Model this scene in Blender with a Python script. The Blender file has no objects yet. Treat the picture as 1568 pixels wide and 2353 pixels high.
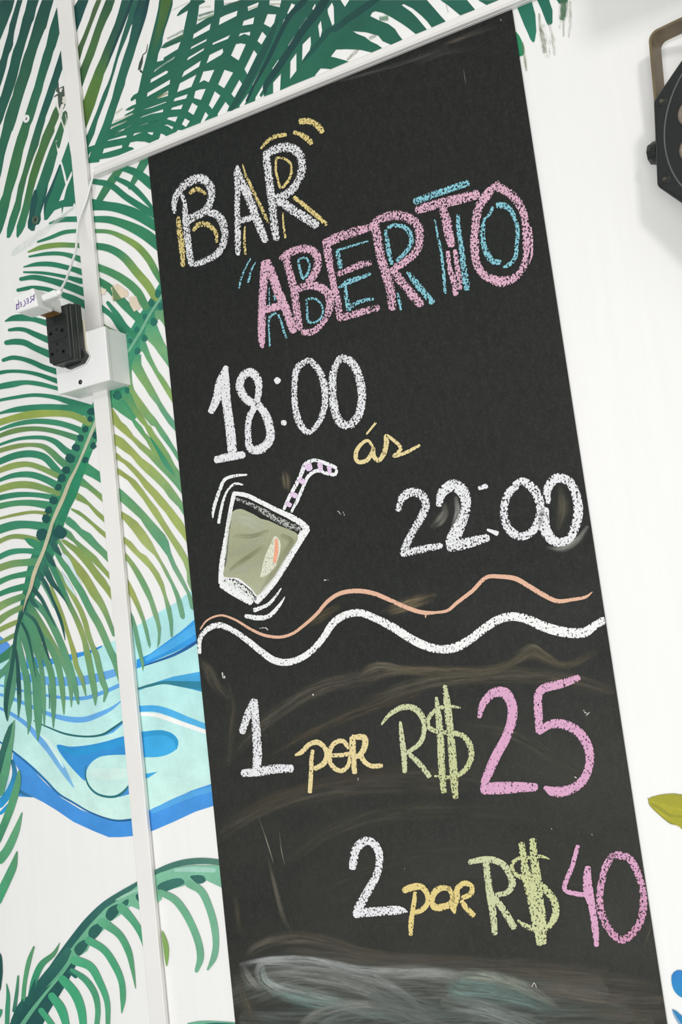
# bar chalkboard on a muralled wall
import bpy, bmesh, math, random
from mathutils import Vector, Matrix, geometry

# ------------------------------------------------------------------ camera, light, exposure
SC = bpy.context.scene
COL = SC.collection
CAM = Vector((0.0, -1.0, 1.75))
RIGHT = Vector((0.89243675, 0.43502843, -0.11961152))
DOWN = Vector((-0.15625091, 0.04930474, -0.98648603))
FWD = Vector((-0.42325205, 0.8990658, 0.11197495))
FPX = 2040.83
cam_data = bpy.data.cameras.new('camera')
cam = bpy.data.objects.new('camera', cam_data)
COL.objects.link(cam)
cam_data.sensor_fit = 'VERTICAL'
cam_data.sensor_height = 36.0
cam_data.lens = FPX / 2353.0 * 36.0
cam_data.clip_start = 0.02
M = Matrix.Identity(4)
for i in range(3):
    M[i][0] = RIGHT[i]; M[i][1] = -DOWN[i]; M[i][2] = -FWD[i]; M[i][3] = CAM[i]
cam.matrix_world = M
SC.camera = cam

world = bpy.data.worlds.new('world')
SC.world = world
world.use_nodes = True
bg = world.node_tree.nodes['Background']
bg.inputs[0].default_value = (0.93, 0.97, 1.0, 1)
bg.inputs[1].default_value = 0.36


def area(name, loc, target, sx, sy, power, color):
    d = bpy.data.lights.new(name, 'AREA')
    d.shape = 'RECTANGLE'; d.size = sx; d.size_y = sy; d.energy = power; d.color = color
    o = bpy.data.objects.new(name, d); COL.objects.link(o)
    o.location = loc
    o.rotation_euler = (Vector(target) - Vector(loc)).to_track_quat('-Z', 'Y').to_euler()
    return o


area('ceiling_lamp', (1.15, -2.4, 2.72), (-0.1, 0, 2.0), 0.35, 0.35, 20, (1.0, 0.975, 0.94))
area('fill_light', (-0.25, -2.3, 1.2), (-0.35, 0, 1.55), 1.6, 1.1, 38, (0.985, 0.99, 1.0))  # added broad fill from behind the camera

vs = SC.view_settings
vs.view_transform = 'Standard'; vs.look = 'None'; vs.exposure = 0.0; vs.gamma = 1.0
vs.use_curve_mapping = False
SC.cycles.transparent_max_bounces = 48

random.seed(7)


# ------------------------------------------------------------------ helpers
def lin(c):
    out = []
    for v in c[:3]:
        v = v / 255.0
        out.append(v / 12.92 if v <= 0.04045 else ((v + 0.055) / 1.055) ** 2.4)
    return tuple(out)


def ray(px, py):
    return RIGHT * ((px - 784.0) / FPX) + DOWN * ((py - 1176.5) / FPX) + FWD


def P(px, py, off=0.0):
    """point `off` metres in front of the wall that the photograph shows at px, py"""
    r = ray(px, py)
    return CAM + r * ((-off - CAM.y) / r.y)


REG = {'A': (0, 0, 3.0154), 'B': (0, 350, 3.0154), 'C': (0, 640, 4.48), 'D': (1168, 0, 3.92),
       'G': (0, 850, 3.136), 'H': (0, 1200, 3.136), 'I': (0, 1560, 2.9585), 'J': (0, 1933, 2.8509),
       'K': (370, 250, 3.92), 'L': (520, 500, 3.92), 'M': (850, 390, 3.92), 'N': (460, 790, 2.9037),
       'O': (470, 1030, 4.7515), 'P': (880, 1070, 3.136), 'Q': (440, 1290, 2.8), 'R': (900, 1290, 3.0154),
       'S': (520, 1560, 3.92), 'T': (860, 1530, 2.9037), 'U': (780, 1900, 4.3556), 'V': (1060, 1890, 3.4844),
       'W': (470, 1780, 2.9585), 'X': (900, 2130, 2.3758), 'Y': (1440, 1780, 11.766), 'Z': (1418, 2150, 10.453),
       'a': (0, 0, 7.84), 'b': (0, 270, 7.84), 'c': (170, 0, 6.272), 'd': (370, 0, 6.272),
       'e': (560, 0, 6.272), 'f': (770, 0, 3.92), 'g': (0, 640, 6.272), 'k': (250, 640, 6.535), 'm': (240, 980, 4.7045), 'n': (0, 1060, 5.346), 'p': (0, 0, 1.0)}


def parse(s):
    """'R x,y[,w[,k]] ...' -> list of (x, y, w, k); a letter switches the survey sheet"""
    ox, oy, sc = REG['p']; out = []; w = 10.0; k = None
    for tok in s.split():
        if tok in REG:
            ox, oy, sc = REG[tok]; continue
        v = [float(q) for q in tok.split(',')]
        if len(v) > 2: w = v[2] / sc
        if len(v) > 3: k = v[3]
        out.append((ox + v[0] / sc, oy + v[1] / sc, w, k))
    return out


def catmull(pts, step=5.0, closed=False):
    n = len(pts)
    if n < 3 and not closed:
        a, b = pts[0], pts[-1]
        m = max(2, int(math.hypot(b[0] - a[0], b[1] - a[1]) / step))
        return [tuple(a[j] + (b[j] - a[j]) * i / m for j in range(len(a))) for i in range(m + 1)]
    out = []
    rng = range(n if closed else n - 1)
    for i in rng:
        p1, p2 = pts[i], pts[(i + 1) % n]
        p0 = pts[(i - 1) % n] if (closed or i > 0) else tuple(2 * p1[j] - p2[j] for j in range(len(p1)))
        p3 = pts[(i + 2) % n] if (closed or i + 2 < n) else tuple(2 * p2[j] - p1[j] for j in range(len(p1)))
        d = [max(1e-3, math.hypot(q[0] - r[0], q[1] - r[1])) ** 0.5 for q, r in ((p1, p0), (p2, p1), (p3, p2))]
        m = max(1, int(d[1] ** 2 / step))
        t0, t1 = 0.0, d[0]; t2 = t1 + d[1]; t3 = t2 + d[2]
        for q in range(m):
            t = t1 + (t2 - t1) * q / m
            v = []
            for j in range(len(p1)):
                A1 = (t1 - t) / (t1 - t0) * p0[j] + (t - t0) / (t1 - t0) * p1[j]
                A2 = (t2 - t) / (t2 - t1) * p1[j] + (t - t1) / (t2 - t1) * p2[j]
                A3 = (t3 - t) / (t3 - t2) * p2[j] + (t - t2) / (t3 - t2) * p3[j]
                B1 = (t2 - t) / (t2 - t0) * A1 + (t - t0) / (t2 - t0) * A2
                B2 = (t3 - t) / (t3 - t1) * A2 + (t - t1) / (t3 - t1) * A3
                v.append((t2 - t) / (t2 - t1) * B1 + (t - t1) / (t2 - t1) * B2)
            out.append(tuple(v))
    if not closed: out.append(tuple(pts[-1]))
    return out


def ramp(stops, t):
    if len(stops) == 1: return stops[0]
    x = max(0.0, min(1.0, t)) * (len(stops) - 1)
    i = min(int(x), len(stops) - 2); f = x - i
    return tuple(stops[i][j] * (1 - f) + stops[i + 1][j] * f for j in range(3))


class Layer:
    """collects flat strokes and fills lying on the wall or the board; one mesh per build()"""
    def __init__(self): self.v = []; self.f = []; self.c = []; self.uv = []; self.ph = []

    def stroke(self, s, cols, off, k=0.45, cap=True, step=5.0, capk=1.0):
        pts = parse(s) if isinstance(s, str) else s
        pts = [(x, y, w, k if kk is None else kk) for x, y, w, kk in pts]
        if pts[0][0] < 0 < pts[1][0] and len(pts) > 2:   # blades run on past the survey's left edge and taper out
            (x0, y0, w0, k0), (x1, y1, w1, k1) = pts[0], pts[1]
            sl = (y0 - y1) / max(x1 - x0, 1.0)
            pts = [(x0 - 110, y0 + sl * 110 + 26, 2.0, k0), (x0 - 55, y0 + sl * 55 + 7, w0 * .75, k0)] + pts
        q = catmull(pts, step)
        if cap and len(q) > 1:
            def capit(a, b):
                d = Vector((a[0] - b[0], a[1] - b[1]))
                if d.length < 1e-6: return []
                d.normalize(); h = max(a[2], 0.4) / 2 * capk
                return [(a[0] + d.x * h * math.sin(t), a[1] + d.y * h * math.sin(t), a[2] * max(0.12, math.cos(t)), a[3])
                        for t in (0.5, 1.0, 1.4)]
            q = list(reversed(capit(q[0], q[1]))) + q + capit(q[-1], q[-2])
        stops = [lin(c) for c in cols]
        n = len(q); L = [0.0]
        for i in range(1, n): L.append(L[-1] + math.hypot(q[i][0] - q[i - 1][0], q[i][1] - q[i - 1][1]))
        base = len(self.v)
        for i in range(n):
            a = q[max(0, i - 1)]; b = q[min(n - 1, i + 1)]
            tx, ty = b[0] - a[0], b[1] - a[1]; l = math.hypot(tx, ty) or 1.0
            nx, ny = -ty / l, tx / l
            h = max(q[i][2], 0.3) / 2
            col = ramp(stops, L[i] / max(L[-1], 1e-6))
            for sgn in (-1, 1):
                self.v.append(P(q[i][0] + nx * h * sgn, q[i][1] + ny * h * sgn, off))
                self.c.append((*col, q[i][3])); self.uv.append((L[i] / 100.0, sgn)); self.ph.append((L[i] / 100.0, sgn * h / 100.0))
            if i:
                j = base + 2 * i
                self.f.append((j - 2, j, j + 1, j - 1))
        return self

    def fill(self, s, cols, off, holes=(), smooth=False, k=0.3, axis='y'):
        loops = [parse(s)] + [parse(h) for h in holes]
        loops = [[(x, y) for x, y, w, kk in lp] for lp in loops]
        if smooth: loops = [catmull(lp, 6.0, True) for lp in loops]
        stops = [lin(c) for c in cols]
        allp = [p for lp in loops for p in lp]
        ax = 1 if axis == 'y' else 0
        lo = min(p[ax] for p in loops[0]); hi = max(p[ax] for p in loops[0])
        tris = geometry.tessellate_polygon([[Vector((x, y, 0)) for x, y in lp] for lp in loops])
        base = len(self.v)
        for p in allp:
            self.v.append(P(p[0], p[1], off))
            self.c.append((*ramp(stops, (p[ax] - lo) / max(hi - lo, 1e-6)), k)); self.uv.append((p[0] / 100.0, 0.0)); self.ph.append((p[0] / 100.0, p[1] / 100.0))
        for t in tris: self.f.append(tuple(base + i for i in t))
        return self

    def build(self, name, mat, parent=None, label=None):
        if mat in (CHALK, DUST):            # chalk ends at the board's edge
            for v in self.v: v.x = min(max(v.x, -0.7052), -0.1702)
        me = bpy.data.meshes.new(name)
        me.from_pydata(self.v, [], self.f)
        ca = me.color_attributes.new('Col', 'FLOAT_COLOR', 'POINT')
        for i, c in enumerate(self.c): ca.data[i].color = c
        uvl = me.uv_layers.new(name='UVMap')
        for lp in me.loops: uvl.data[lp.index].uv = self.uv[lp.vertex_index]
        if mat is DUST:
            u2 = me.uv_layers.new(name='Phys')
            for lp in me.loops: u2.data[lp.index].uv = self.ph[lp.vertex_index]
        bm = bmesh.new(); bm.from_mesh(me)
        bm.faces.ensure_lookup_table()
        flip = [f for f in bm.faces if f.normal.y > 0]
        if flip: bmesh.ops.reverse_faces(bm, faces=flip)
        bm.to_mesh(me); bm.free()
        me.materials.append(mat)
        return link(name, me, parent, label)


def link(name, me, parent=None, label=None):
    o = bpy.data.objects.new(name, me); COL.objects.link(o)
    if parent is not None:
        o.parent = parent
        o.matrix_parent_inverse = world_of(parent).inverted()
    if label: o['label'] = label
    return o


WORLD = {}


def world_of(o):
    m = Matrix(WORLD.get(o.name, Matrix.Identity(4)))
    return m


def thing(name, label, cat, loc=(0, 0, 0), group=None):
    o = bpy.data.objects.new(name, None); COL.objects.link(o)
    o.empty_display_size = 0.02
    o.location = loc
    WORLD[o.name] = Matrix.Translation(loc)
    o['label'] = label; o['category'] = cat
    if group: o['group'] = group
    return o


def tag(o, label, cat, group=None):
    o['label'] = label; o['category'] = cat
    if group: o['group'] = group
    return o


def meshobj(name, bm, mat, parent=None, label=None, smooth=False):
    me = bpy.data.meshes.new(name)
    bmesh.ops.recalc_face_normals(bm, faces=bm.faces[:])
    bm.to_mesh(me); bm.free()
    if smooth:
        for p in me.polygons: p.use_smooth = True
    me.materials.append(mat)
    return link(name, me, parent, label)


def hexa(bm, front, back):
    """front and back: four points each (TL, TR, BR, BL)"""
    a = [bm.verts.new(p) for p in front]; b = [bm.verts.new(p) for p in back]
    bm.faces.new(a); bm.faces.new(b[::-1])
    for i in range(4):
        j = (i + 1) % 4
        bm.faces.new((a[j], a[i], b[i], b[j]))
    return bm


def bev(bm, w, seg=2):
    bmesh.ops.bevel(bm, geom=bm.edges[:], offset=w, segments=seg, profile=0.5, affect='EDGES', clamp_overlap=True)
    return bm


def box(x0, x1, y0, y1, z0, z1, b=0.0, seg=2):
    bm = bmesh.new()
    hexa(bm, [(x0, y0, z1), (x1, y0, z1), (x1, y0, z0), (x0, y0, z0)],
         [(x0, y1, z1), (x1, y1, z1), (x1, y1, z0), (x0, y1, z0)])
    if b: bev(bm, b, seg)
    return bm


def prism(pts, y0, y1, b=0.0, seg=2):
    """outline pts in (x, z), from y0 (front) to y1"""
    bm = bmesh.new()
    a = [bm.verts.new((x, y0, z)) for x, z in pts]; c = [bm.verts.new((x, y1, z)) for x, z in pts]
    bm.faces.new(a); bm.faces.new(c[::-1])
    n = len(pts)
    for i in range(n):
        j = (i + 1) % n
        bm.faces.new((a[j], a[i], c[i], c[j]))
    if b: bev(bm, b, seg)
    return bm


def disc(bm, c, axis, r0, r1, h, n=20):
    """truncated cone with its base at c, going along axis"""
    ax = Vector(axis).normalized(); u = ax.orthogonal().normalized(); v = ax.cross(u)
    c = Vector(c)
    A = []; B = []
    for i in range(n):
        t = 2 * math.pi * i / n
        d = u * math.cos(t) + v * math.sin(t)
        A.append(bm.verts.new(c + d * r0)); B.append(bm.verts.new(c + ax * h + d * r1))
    bm.faces.new(A[::-1]); bm.faces.new(B)
    for i in range(n):
        j = (i + 1) % n
        bm.faces.new((A[i], A[j], B[j], B[i]))
    return bm


def ring(bm, c, axis, R, r, n=28, m=8):
    ax = Vector(axis).normalized(); u = ax.orthogonal().normalized(); v = ax.cross(u); c = Vector(c)
    rows = []
    for i in range(n):
        t = 2 * math.pi * i / n; d = u * math.cos(t) + v * math.sin(t)
        rows.append([bm.verts.new(c + d * (R + r * math.cos(2 * math.pi * j / m)) + ax * r * math.sin(2 * math.pi * j / m)) for j in range(m)])
    for i in range(n):
        for j in range(m):
            bm.faces.new((rows[i][j], rows[(i + 1) % n][j], rows[(i + 1) % n][(j + 1) % m], rows[i][(j + 1) % m]))
    return bm


def tube(bm, pts, r, n=10):
    pts = [Vector(p) for p in pts]; rows = []
    u = None
    for i, p in enumerate(pts):
        t = (pts[min(i + 1, len(pts) - 1)] - pts[max(i - 1, 0)]).normalized()
        u = t.orthogonal().normalized() if u is None else (u - t * u.dot(t)).normalized()
        v = t.cross(u)
        rr = r[i] if isinstance(r, (list, tuple)) else r
        rows.append([bm.verts.new(p + (u * math.cos(2 * math.pi * j / n) + v * math.sin(2 * math.pi * j / n)) * rr) for j in range(n)])
    for i in range(len(rows) - 1):
        for j in range(n):
            bm.faces.new((rows[i][j], rows[i][(j + 1) % n], rows[i + 1][(j + 1) % n], rows[i + 1][j]))
    bm.faces.new(rows[0][::-1]); bm.faces.new(rows[-1])
    return bm


# ------------------------------------------------------------------ materials
class NT:
    def __init__(self, name):
        self.m = bpy.data.materials.new(name); self.m.use_nodes = True
        self.t = self.m.node_tree; self.t.nodes.clear()
        self.out = self.t.nodes.new('ShaderNodeOutputMaterial')

    def n(self, typ, **kw):
        nd = self.t.nodes.new(typ)
        for k, v in kw.items():
            if k.startswith('i_'):
                key = k[2:]
                nd.inputs[int(key) if key.isdigit() else key.replace('_', ' ')].default_value = v
            else: setattr(nd, k, v)
        return nd

    def l(self, a, b): self.t.links.new(a, b)

    def math(self, op, a, b=None, clamp=False):
        nd = self.t.nodes.new('ShaderNodeMath'); nd.operation = op; nd.use_clamp = clamp
        for i, x in enumerate((a, b)):
            if x is None: continue
            if isinstance(x, (int, float)): nd.inputs[i].default_value = x
            else: self.l(x, nd.inputs[i])
        return nd.outputs[0]

    def noise(self, scale, detail=2.0, rough=0.5, vec=None, dist=0.0):
        nd = self.n('ShaderNodeTexNoise', i_Scale=scale, i_Detail=detail, i_Roughness=rough, i_Distortion=dist)
        if vec is not None: self.l(vec, nd.inputs['Vector'])
        return nd.outputs['Fac']

    def pos(self, sx=1, sy=1, sz=1):
        g = self.n('ShaderNodeNewGeometry')
        mp = self.n('ShaderNodeMapping'); mp.inputs['Scale'].default_value = (sx, sy, sz)
        self.l(g.outputs['Position'], mp.inputs['Vector'])
        return mp.outputs[0]

    def maprange(self, x, a, b, c, d, smooth=False):
        nd = self.n('ShaderNodeMapRange'); nd.clamp = True
        if smooth: nd.interpolation_type = 'SMOOTHSTEP'
        for i, v in enumerate((x, a, b, c, d)):
            if isinstance(v, (int, float)): nd.inputs[i].default_value = v
            else: self.l(v, nd.inputs[i])
        return nd.outputs[0]

    def mix(self, fac, a, b, blend='MIX'):
        nd = self.n('ShaderNodeMix', data_type='RGBA', blend_type=blend)
        for sock, v in ((nd.inputs['Factor'], fac), (nd.inputs['A'], a), (nd.inputs['B'], b)):
            if isinstance(v, (int, float)): sock.default_value = v
            elif isinstance(v, tuple): sock.default_value = (*v[:3], 1)
            else: self.l(v, sock)
        return nd.outputs['Result']


def plain(name, rgb, rough=0.5, metal=0.0, spec=0.5, noise=0.06, nscale=40, bump=0.0, bscale=300):
    t = NT(name); p = t.n('ShaderNodeBsdfPrincipled', i_Roughness=rough, i_Metallic=metal)
    p.inputs['Specular IOR Level'].default_value = spec
    c = lin(rgb)
    f = t.maprange(t.noise(nscale, 3, vec=t.pos()), 0.3, 0.7, 1 - noise, 1 + noise)
    mul = t.n('ShaderNodeVectorMath', operation='SCALE'); mul.inputs[0].default_value = c; t.l(f, mul.inputs['Scale'])
    t.l(mul.outputs[0], p.inputs['Base Color'])
    if bump:
        b = t.n('ShaderNodeBump', i_Strength=bump, i_Distance=0.001); t.l(t.noise(bscale, 3, vec=t.pos()), b.inputs['Height'])
        t.l(b.outputs[0], p.inputs['Normal'])
    t.l(p.outputs[0], t.out.inputs[0]); return t.m


def mat_wall():
    t = NT('wall_paint'); p = t.n('ShaderNodeBsdfPrincipled', i_Roughness=0.62); p.inputs['Specular IOR Level'].default_value = 0.25
    big = t.noise(2.2, 3, 0.55, t.pos())
    str_ = t.noise(1.0, 3, 0.6, t.pos(90, 1, 5))
    c1 = t.mix(t.maprange(big, 0.3, 0.7, 0, 1), lin((240, 239, 236)), lin((234, 234, 232)))
    c2 = t.mix(t.maprange(str_, 0.3, 0.75, 0, 0.35), c1, lin((230, 229, 226)))
    spk = t.noise(160, 2, 0.5, t.pos())
    c3 = t.mix(t.maprange(spk, 0.765, 0.79, 0, 0.5), c2, lin((150, 140, 125)))
    t.l(c3, p.inputs['Base Color'])
    b = t.n('ShaderNodeBump', i_Strength=0.12, i_Distance=0.001); t.l(t.noise(140, 4, 0.6, t.pos(1, 1, 0.5)), b.inputs['Height'])
    t.l(b.outputs[0], p.inputs['Normal'])
    t.l(p.outputs[0], t.out.inputs[0]); return t.m


def mat_paint():
    t = NT('mural_paint'); p = t.n('ShaderNodeBsdfPrincipled', i_Roughness=0.5); p.inputs['Specular IOR Level'].default_value = 0.3
    a = t.n('ShaderNodeAttribute', attribute_name='Col')
    f = t.maprange(t.noise(26, 4, 0.6, t.pos()), 0.25, 0.75, 0.86, 1.12)
    f2 = t.maprange(t.noise(420, 2, 0.6, t.pos()), 0.3, 0.7, 0.95, 1.05)
    sc = t.n('ShaderNodeVectorMath', operation='SCALE'); t.l(a.outputs['Color'], sc.inputs[0]); t.l(t.math('MULTIPLY', f, f2), sc.inputs['Scale'])
    t.l(sc.outputs[0], p.inputs['Base Color'])
    t.l(p.outputs[0], t.out.inputs[0]); return t.m


def masked(t, p, alpha):
    tr = t.n('ShaderNodeBsdfTransparent'); mx = t.n('ShaderNodeMixShader')
    t.l(alpha, mx.inputs[0]); t.l(tr.outputs[0], mx.inputs[1]); t.l(p.outputs[0], mx.inputs[2]); t.l(mx.outputs[0], t.out.inputs[0])


def mat_chalk():
    """grainy chalk: the board's pits stay dark; alpha of Col is the grain threshold"""
    t = NT('chalk'); p = t.n('ShaderNodeBsdfPrincipled', i_Roughness=0.95); p.inputs['Specular IOR Level'].default_value = 0.1
    a = t.n('ShaderNodeAttribute', attribute_name='Col')
    uv = t.n('ShaderNodeUVMap', uv_map='UVMap'); s = t.n('ShaderNodeSeparateXYZ'); t.l(uv.outputs[0], s.inputs[0])
    v = t.math('ABSOLUTE', s.outputs['Y'])
    edge = t.maprange(v, 0.62, 1.0, 0.0, 0.10)
    n = t.noise(470, 2.0, 0.6, t.pos(1, 1, 0.8), 0.4)
    n2 = t.noise(60, 2, 0.5, t.pos())
    thr = t.math('ADD', t.math('ADD', a.outputs['Alpha'], edge), t.math('MULTIPLY', t.math('SUBTRACT', n2, 0.5), -0.14))
    al = t.maprange(t.math('SUBTRACT', n, thr), -0.022, 0.022, 0.0, 1.0, True)
    f = t.maprange(t.noise(700, 2, 0.6, t.pos()), 0.3, 0.7, 0.82, 1.06)
    sc = t.n('ShaderNodeVectorMath', operation='SCALE'); t.l(a.outputs['Color'], sc.inputs[0]); t.l(f, sc.inputs['Scale'])
    t.l(sc.outputs[0], p.inputs['Base Color'])
    masked(t, p, al); return t.m


def mat_dust():
    """wiped chalk dust: thin streaks along the wiping stroke; alpha of Col is its strength"""
    t = NT('chalk_dust'); p = t.n('ShaderNodeBsdfPrincipled', i_Roughness=0.95); p.inputs['Specular IOR Level'].default_value = 0.1
    a = t.n('ShaderNodeAttribute', attribute_name='Col')
    uv = t.n('ShaderNodeUVMap', uv_map='UVMap'); s = t.n('ShaderNodeSeparateXYZ'); t.l(uv.outputs[0], s.inputs[0])
    ph = t.n('ShaderNodeUVMap', uv_map='Phys'); mp = t.n('ShaderNodeMapping'); mp.inputs['Scale'].default_value = (0.55, 9.0, 1); t.l(ph.outputs[0], mp.inputs['Vector'])
    g = t.n('ShaderNodeNewGeometry'); ofs = t.n('ShaderNodeVectorMath', operation='SCALE'); ofs.inputs['Scale'].default_value = 2.0
    t.l(g.outputs['Position'], ofs.inputs[0])
    ad = t.n('ShaderNodeVectorMath', operation='ADD'); t.l(mp.outputs[0], ad.inputs[0]); t.l(ofs.outputs[0], ad.inputs[1])
    st = t.maprange(t.noise(1.5, 5, 0.75, ad.outputs[0], 0.15), 0.38, 0.66, 0.1, 1.0)
    v = t.math('ABSOLUTE', s.outputs['Y'])
    fall = t.maprange(v, 0.25, 1.0, 1.0, 0.0, True)
    al = t.math('MULTIPLY', t.math('MULTIPLY', st, fall), a.outputs['Alpha'], True)
    t.l(a.outputs['Color'], p.inputs['Base Color'])
    masked(t, p, al); return t.m


def mat_dry():
    """dry brush: paint broken into hairs along the stroke"""
    t = NT('dry_brush_paint'); p = t.n('ShaderNodeBsdfPrincipled', i_Roughness=0.6)
    a = t.n('ShaderNodeAttribute', attribute_name='Col')
    uv = t.n('ShaderNodeUVMap', uv_map='UVMap'); s = t.n('ShaderNodeSeparateXYZ'); t.l(uv.outputs[0], s.inputs[0])
    mp = t.n('ShaderNodeMapping'); mp.inputs['Scale'].default_value = (1.6, 7.0, 1); t.l(uv.outputs[0], mp.inputs['Vector'])
    g = t.n('ShaderNodeNewGeometry'); ofs = t.n('ShaderNodeVectorMath', operation='SCALE'); ofs.inputs['Scale'].default_value = 6.0
    t.l(g.outputs['Position'], ofs.inputs[0])
    ad = t.n('ShaderNodeVectorMath', operation='ADD'); t.l(mp.outputs[0], ad.inputs[0]); t.l(ofs.outputs[0], ad.inputs[1])
    n = t.noise(3.0, 6, 0.8, ad.outputs[0], 0.4)
    v = t.math('ABSOLUTE', s.outputs['Y'])
    thr = t.math('ADD', a.outputs['Alpha'], t.maprange(v, 0.3, 1.0, 0.0, 0.2))
    al = t.maprange(t.math('SUBTRACT', n, thr), -0.03, 0.06, 0, 0.85, True)
    t.l(a.outputs['Color'], p.inputs['Base Color'])
    masked(t, p, al); return t.m


def mat_board():
    t = NT('blackboard_paint'); p = t.n('ShaderNodeBsdfPrincipled'); p.inputs['Specular IOR Level'].default_value = 0.22
    g = t.n('ShaderNodeNewGeometry'); sx = t.n('ShaderNodeSeparateXYZ'); t.l(g.outputs['Position'], sx.inputs[0])
    # rubbed-in chalk haze: most where the lower half has been wiped again and again
    haze = t.math('ADD', t.maprange(sx.outputs['Z'], 1.2, 2.45, 0.8, 0.0), t.maprange(sx.outputs['Z'], 1.52, 1.72, 0.6, 0.0, True))
    base = t.mix(t.maprange(t.noise(3.2, 4, 0.6, t.pos()), 0.35, 0.7, 0, 1), lin((19, 23, 23)), lin((26, 28, 26)))
    base = t.mix(t.math('MULTIPLY', haze, t.maprange(t.noise(2.3, 5, 0.62, t.pos(1, 1, 1.6)), 0.3, 0.7, 0.12, 0.55)), base, lin((58, 58, 51)))
    fine = t.noise(1.0, 4, 0.7, t.pos(130, 1, 60))
    c = t.mix(t.maprange(fine, 0.35, 0.8, 0, 0.14), base, lin((80, 80, 72)))
    weave = t.noise(260, 3, 0.7, t.pos())
    c = t.mix(t.maprange(weave, 0.5, 0.85, 0, 0.16), c, lin((100, 100, 92)))
    t.l(c, p.inputs['Base Color'])
    t.l(t.maprange(t.noise(8, 3, 0.6, t.pos()), 0.3, 0.7, 0.55, 0.72), p.inputs['Roughness'])
    b = t.n('ShaderNodeBump', i_Strength=0.12, i_Distance=0.0006); t.l(t.noise(420, 3, 0.6, t.pos()), b.inputs['Height'])
    t.l(b.outputs[0], p.inputs['Normal'])
    t.l(p.outputs[0], t.out.inputs[0]); return t.m


WALL = mat_wall(); PAINT = mat_paint(); CHALK = mat_chalk(); DUST = mat_dust(); DRY = mat_dry(); BOARD = mat_board()
PLASTIC = plain('white_plastic', (236, 236, 234), 0.38, noise=0.02, nscale=12)
TRUNK = plain('trunking_plastic', (232, 230, 226), 0.42, noise=0.03, nscale=9)
BLACKP = plain('black_plastic', (34, 38, 36), 0.42, noise=0.15, nscale=60, bump=0.15, bscale=500)
HOLE_SHADE = plain('hole_shade', (6, 7, 7), 0.8)  # near-black stands in for shade inside holes and slots; no recess is cut
CREAM = plain('cream_plastic', (214, 208, 184), 0.45)
BRASS = plain('brown_contact', (128, 92, 44), 0.5, noise=0.35, nscale=90)
STEEL = plain('steel', (150, 145, 135), 0.3, metal=1.0)
CASE = plain('black_powder_coat', (25, 30, 28), 0.48, noise=0.12, nscale=80, bump=0.25, bscale=700)
YOKE = plain('worn_yoke_metal', (124, 110, 86), 0.45, metal=0.35, noise=0.12, nscale=30)
LENS = plain('lens_plastic', (205, 200, 192), 0.12, spec=0.9)
LENSR = plain('lens_bezel', (120, 108, 96), 0.3)
INK = plain('purple_ink', (92, 40, 140), 0.7)
FLOORM = plain('grey_floor_tile', (150, 146, 140), 0.5)
CEILM = plain('white_ceiling_paint', (235, 234, 230), 0.7)


# ------------------------------------------------------------------ the setting
def structure(o):
    o['kind'] = 'structure'; return o


wall = structure(meshobj('wall_back', box(-3.2, 2.2, 0.0, 0.12, 0.0, 3.05), WALL))
structure(meshobj('floor', box(-3.2, 2.2, -5.0, 0.12, -0.1, 0.0), FLOORM))
structure(meshobj('ceiling', box(-3.2, 2.2, -5.0, 0.12, 3.05, 3.15), CEILM))
bx = P(1345, 60).x + 0.10
structure(meshobj('shade_block_1', box(bx, 2.2, -0.20, -0.12, 1.75 + 0.63, 3.06, 0.004), CEILM, None, 'added white block under the ceiling, out of view, that shades the wall'))  # added, unseen: blocks the lamp to shade the upper right of the wall

# ------------------------------------------------------------------ the chalkboard panel
BX0, BX1, BZ1 = -0.7054, -0.1700, 1.75 + 0.6755
BOFF = 0.0034
board = tag(meshobj('chalkboard', box(BX0, BX1, -BOFF, -0.0016, 0.35, BZ1, 0.0006), BOARD),
            'tall narrow matte black chalkboard covered in coloured chalk lettering on the white wall', 'chalkboard')

# ------------------------------------------------------------------ cable trunking
cx0 = P(164, 400, 0.0095).x; cx1 = P(205.6, 400).x
cx0b = P(347, 2353, 0.0095).x; cx1b = P(396, 2353).x
cx0 = (cx0 + cx0b) / 2; cx1 = (cx1 + cx1b) / 2
boxtop = P(236.6, 749.4, 0.046); boxbot = P(252, 873, 0.046); boxleft = P(132.8, 906.7, 0.046)
t = thing('cable_trunking', 'white plastic trunking running upright above the socket box up the mural wall', 'cable trunking', ((cx0 + cx1) / 2, 0, boxtop.z))


def trunk_v(z0, z1, par):
    meshobj('base_strip', box(cx0 + 0.001, cx1 - 0.0022, -0.0045, -0.0006, z0, z1), TRUNK, par)
    meshobj('snap_cover', box(cx0, cx1, -0.0095, -0.0025, z0, z1, 0.0011), TRUNK, par)


trunk_v(boxtop.z - 0.003, 3.05, t)
t = thing('cable_trunking', 'white plastic trunking running upright below the socket box left of the chalkboard', 'cable trunking', ((cx0 + cx1) / 2, 0, 0.0))
trunk_v(0.0, boxbot.z + 0.003, t)

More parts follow.
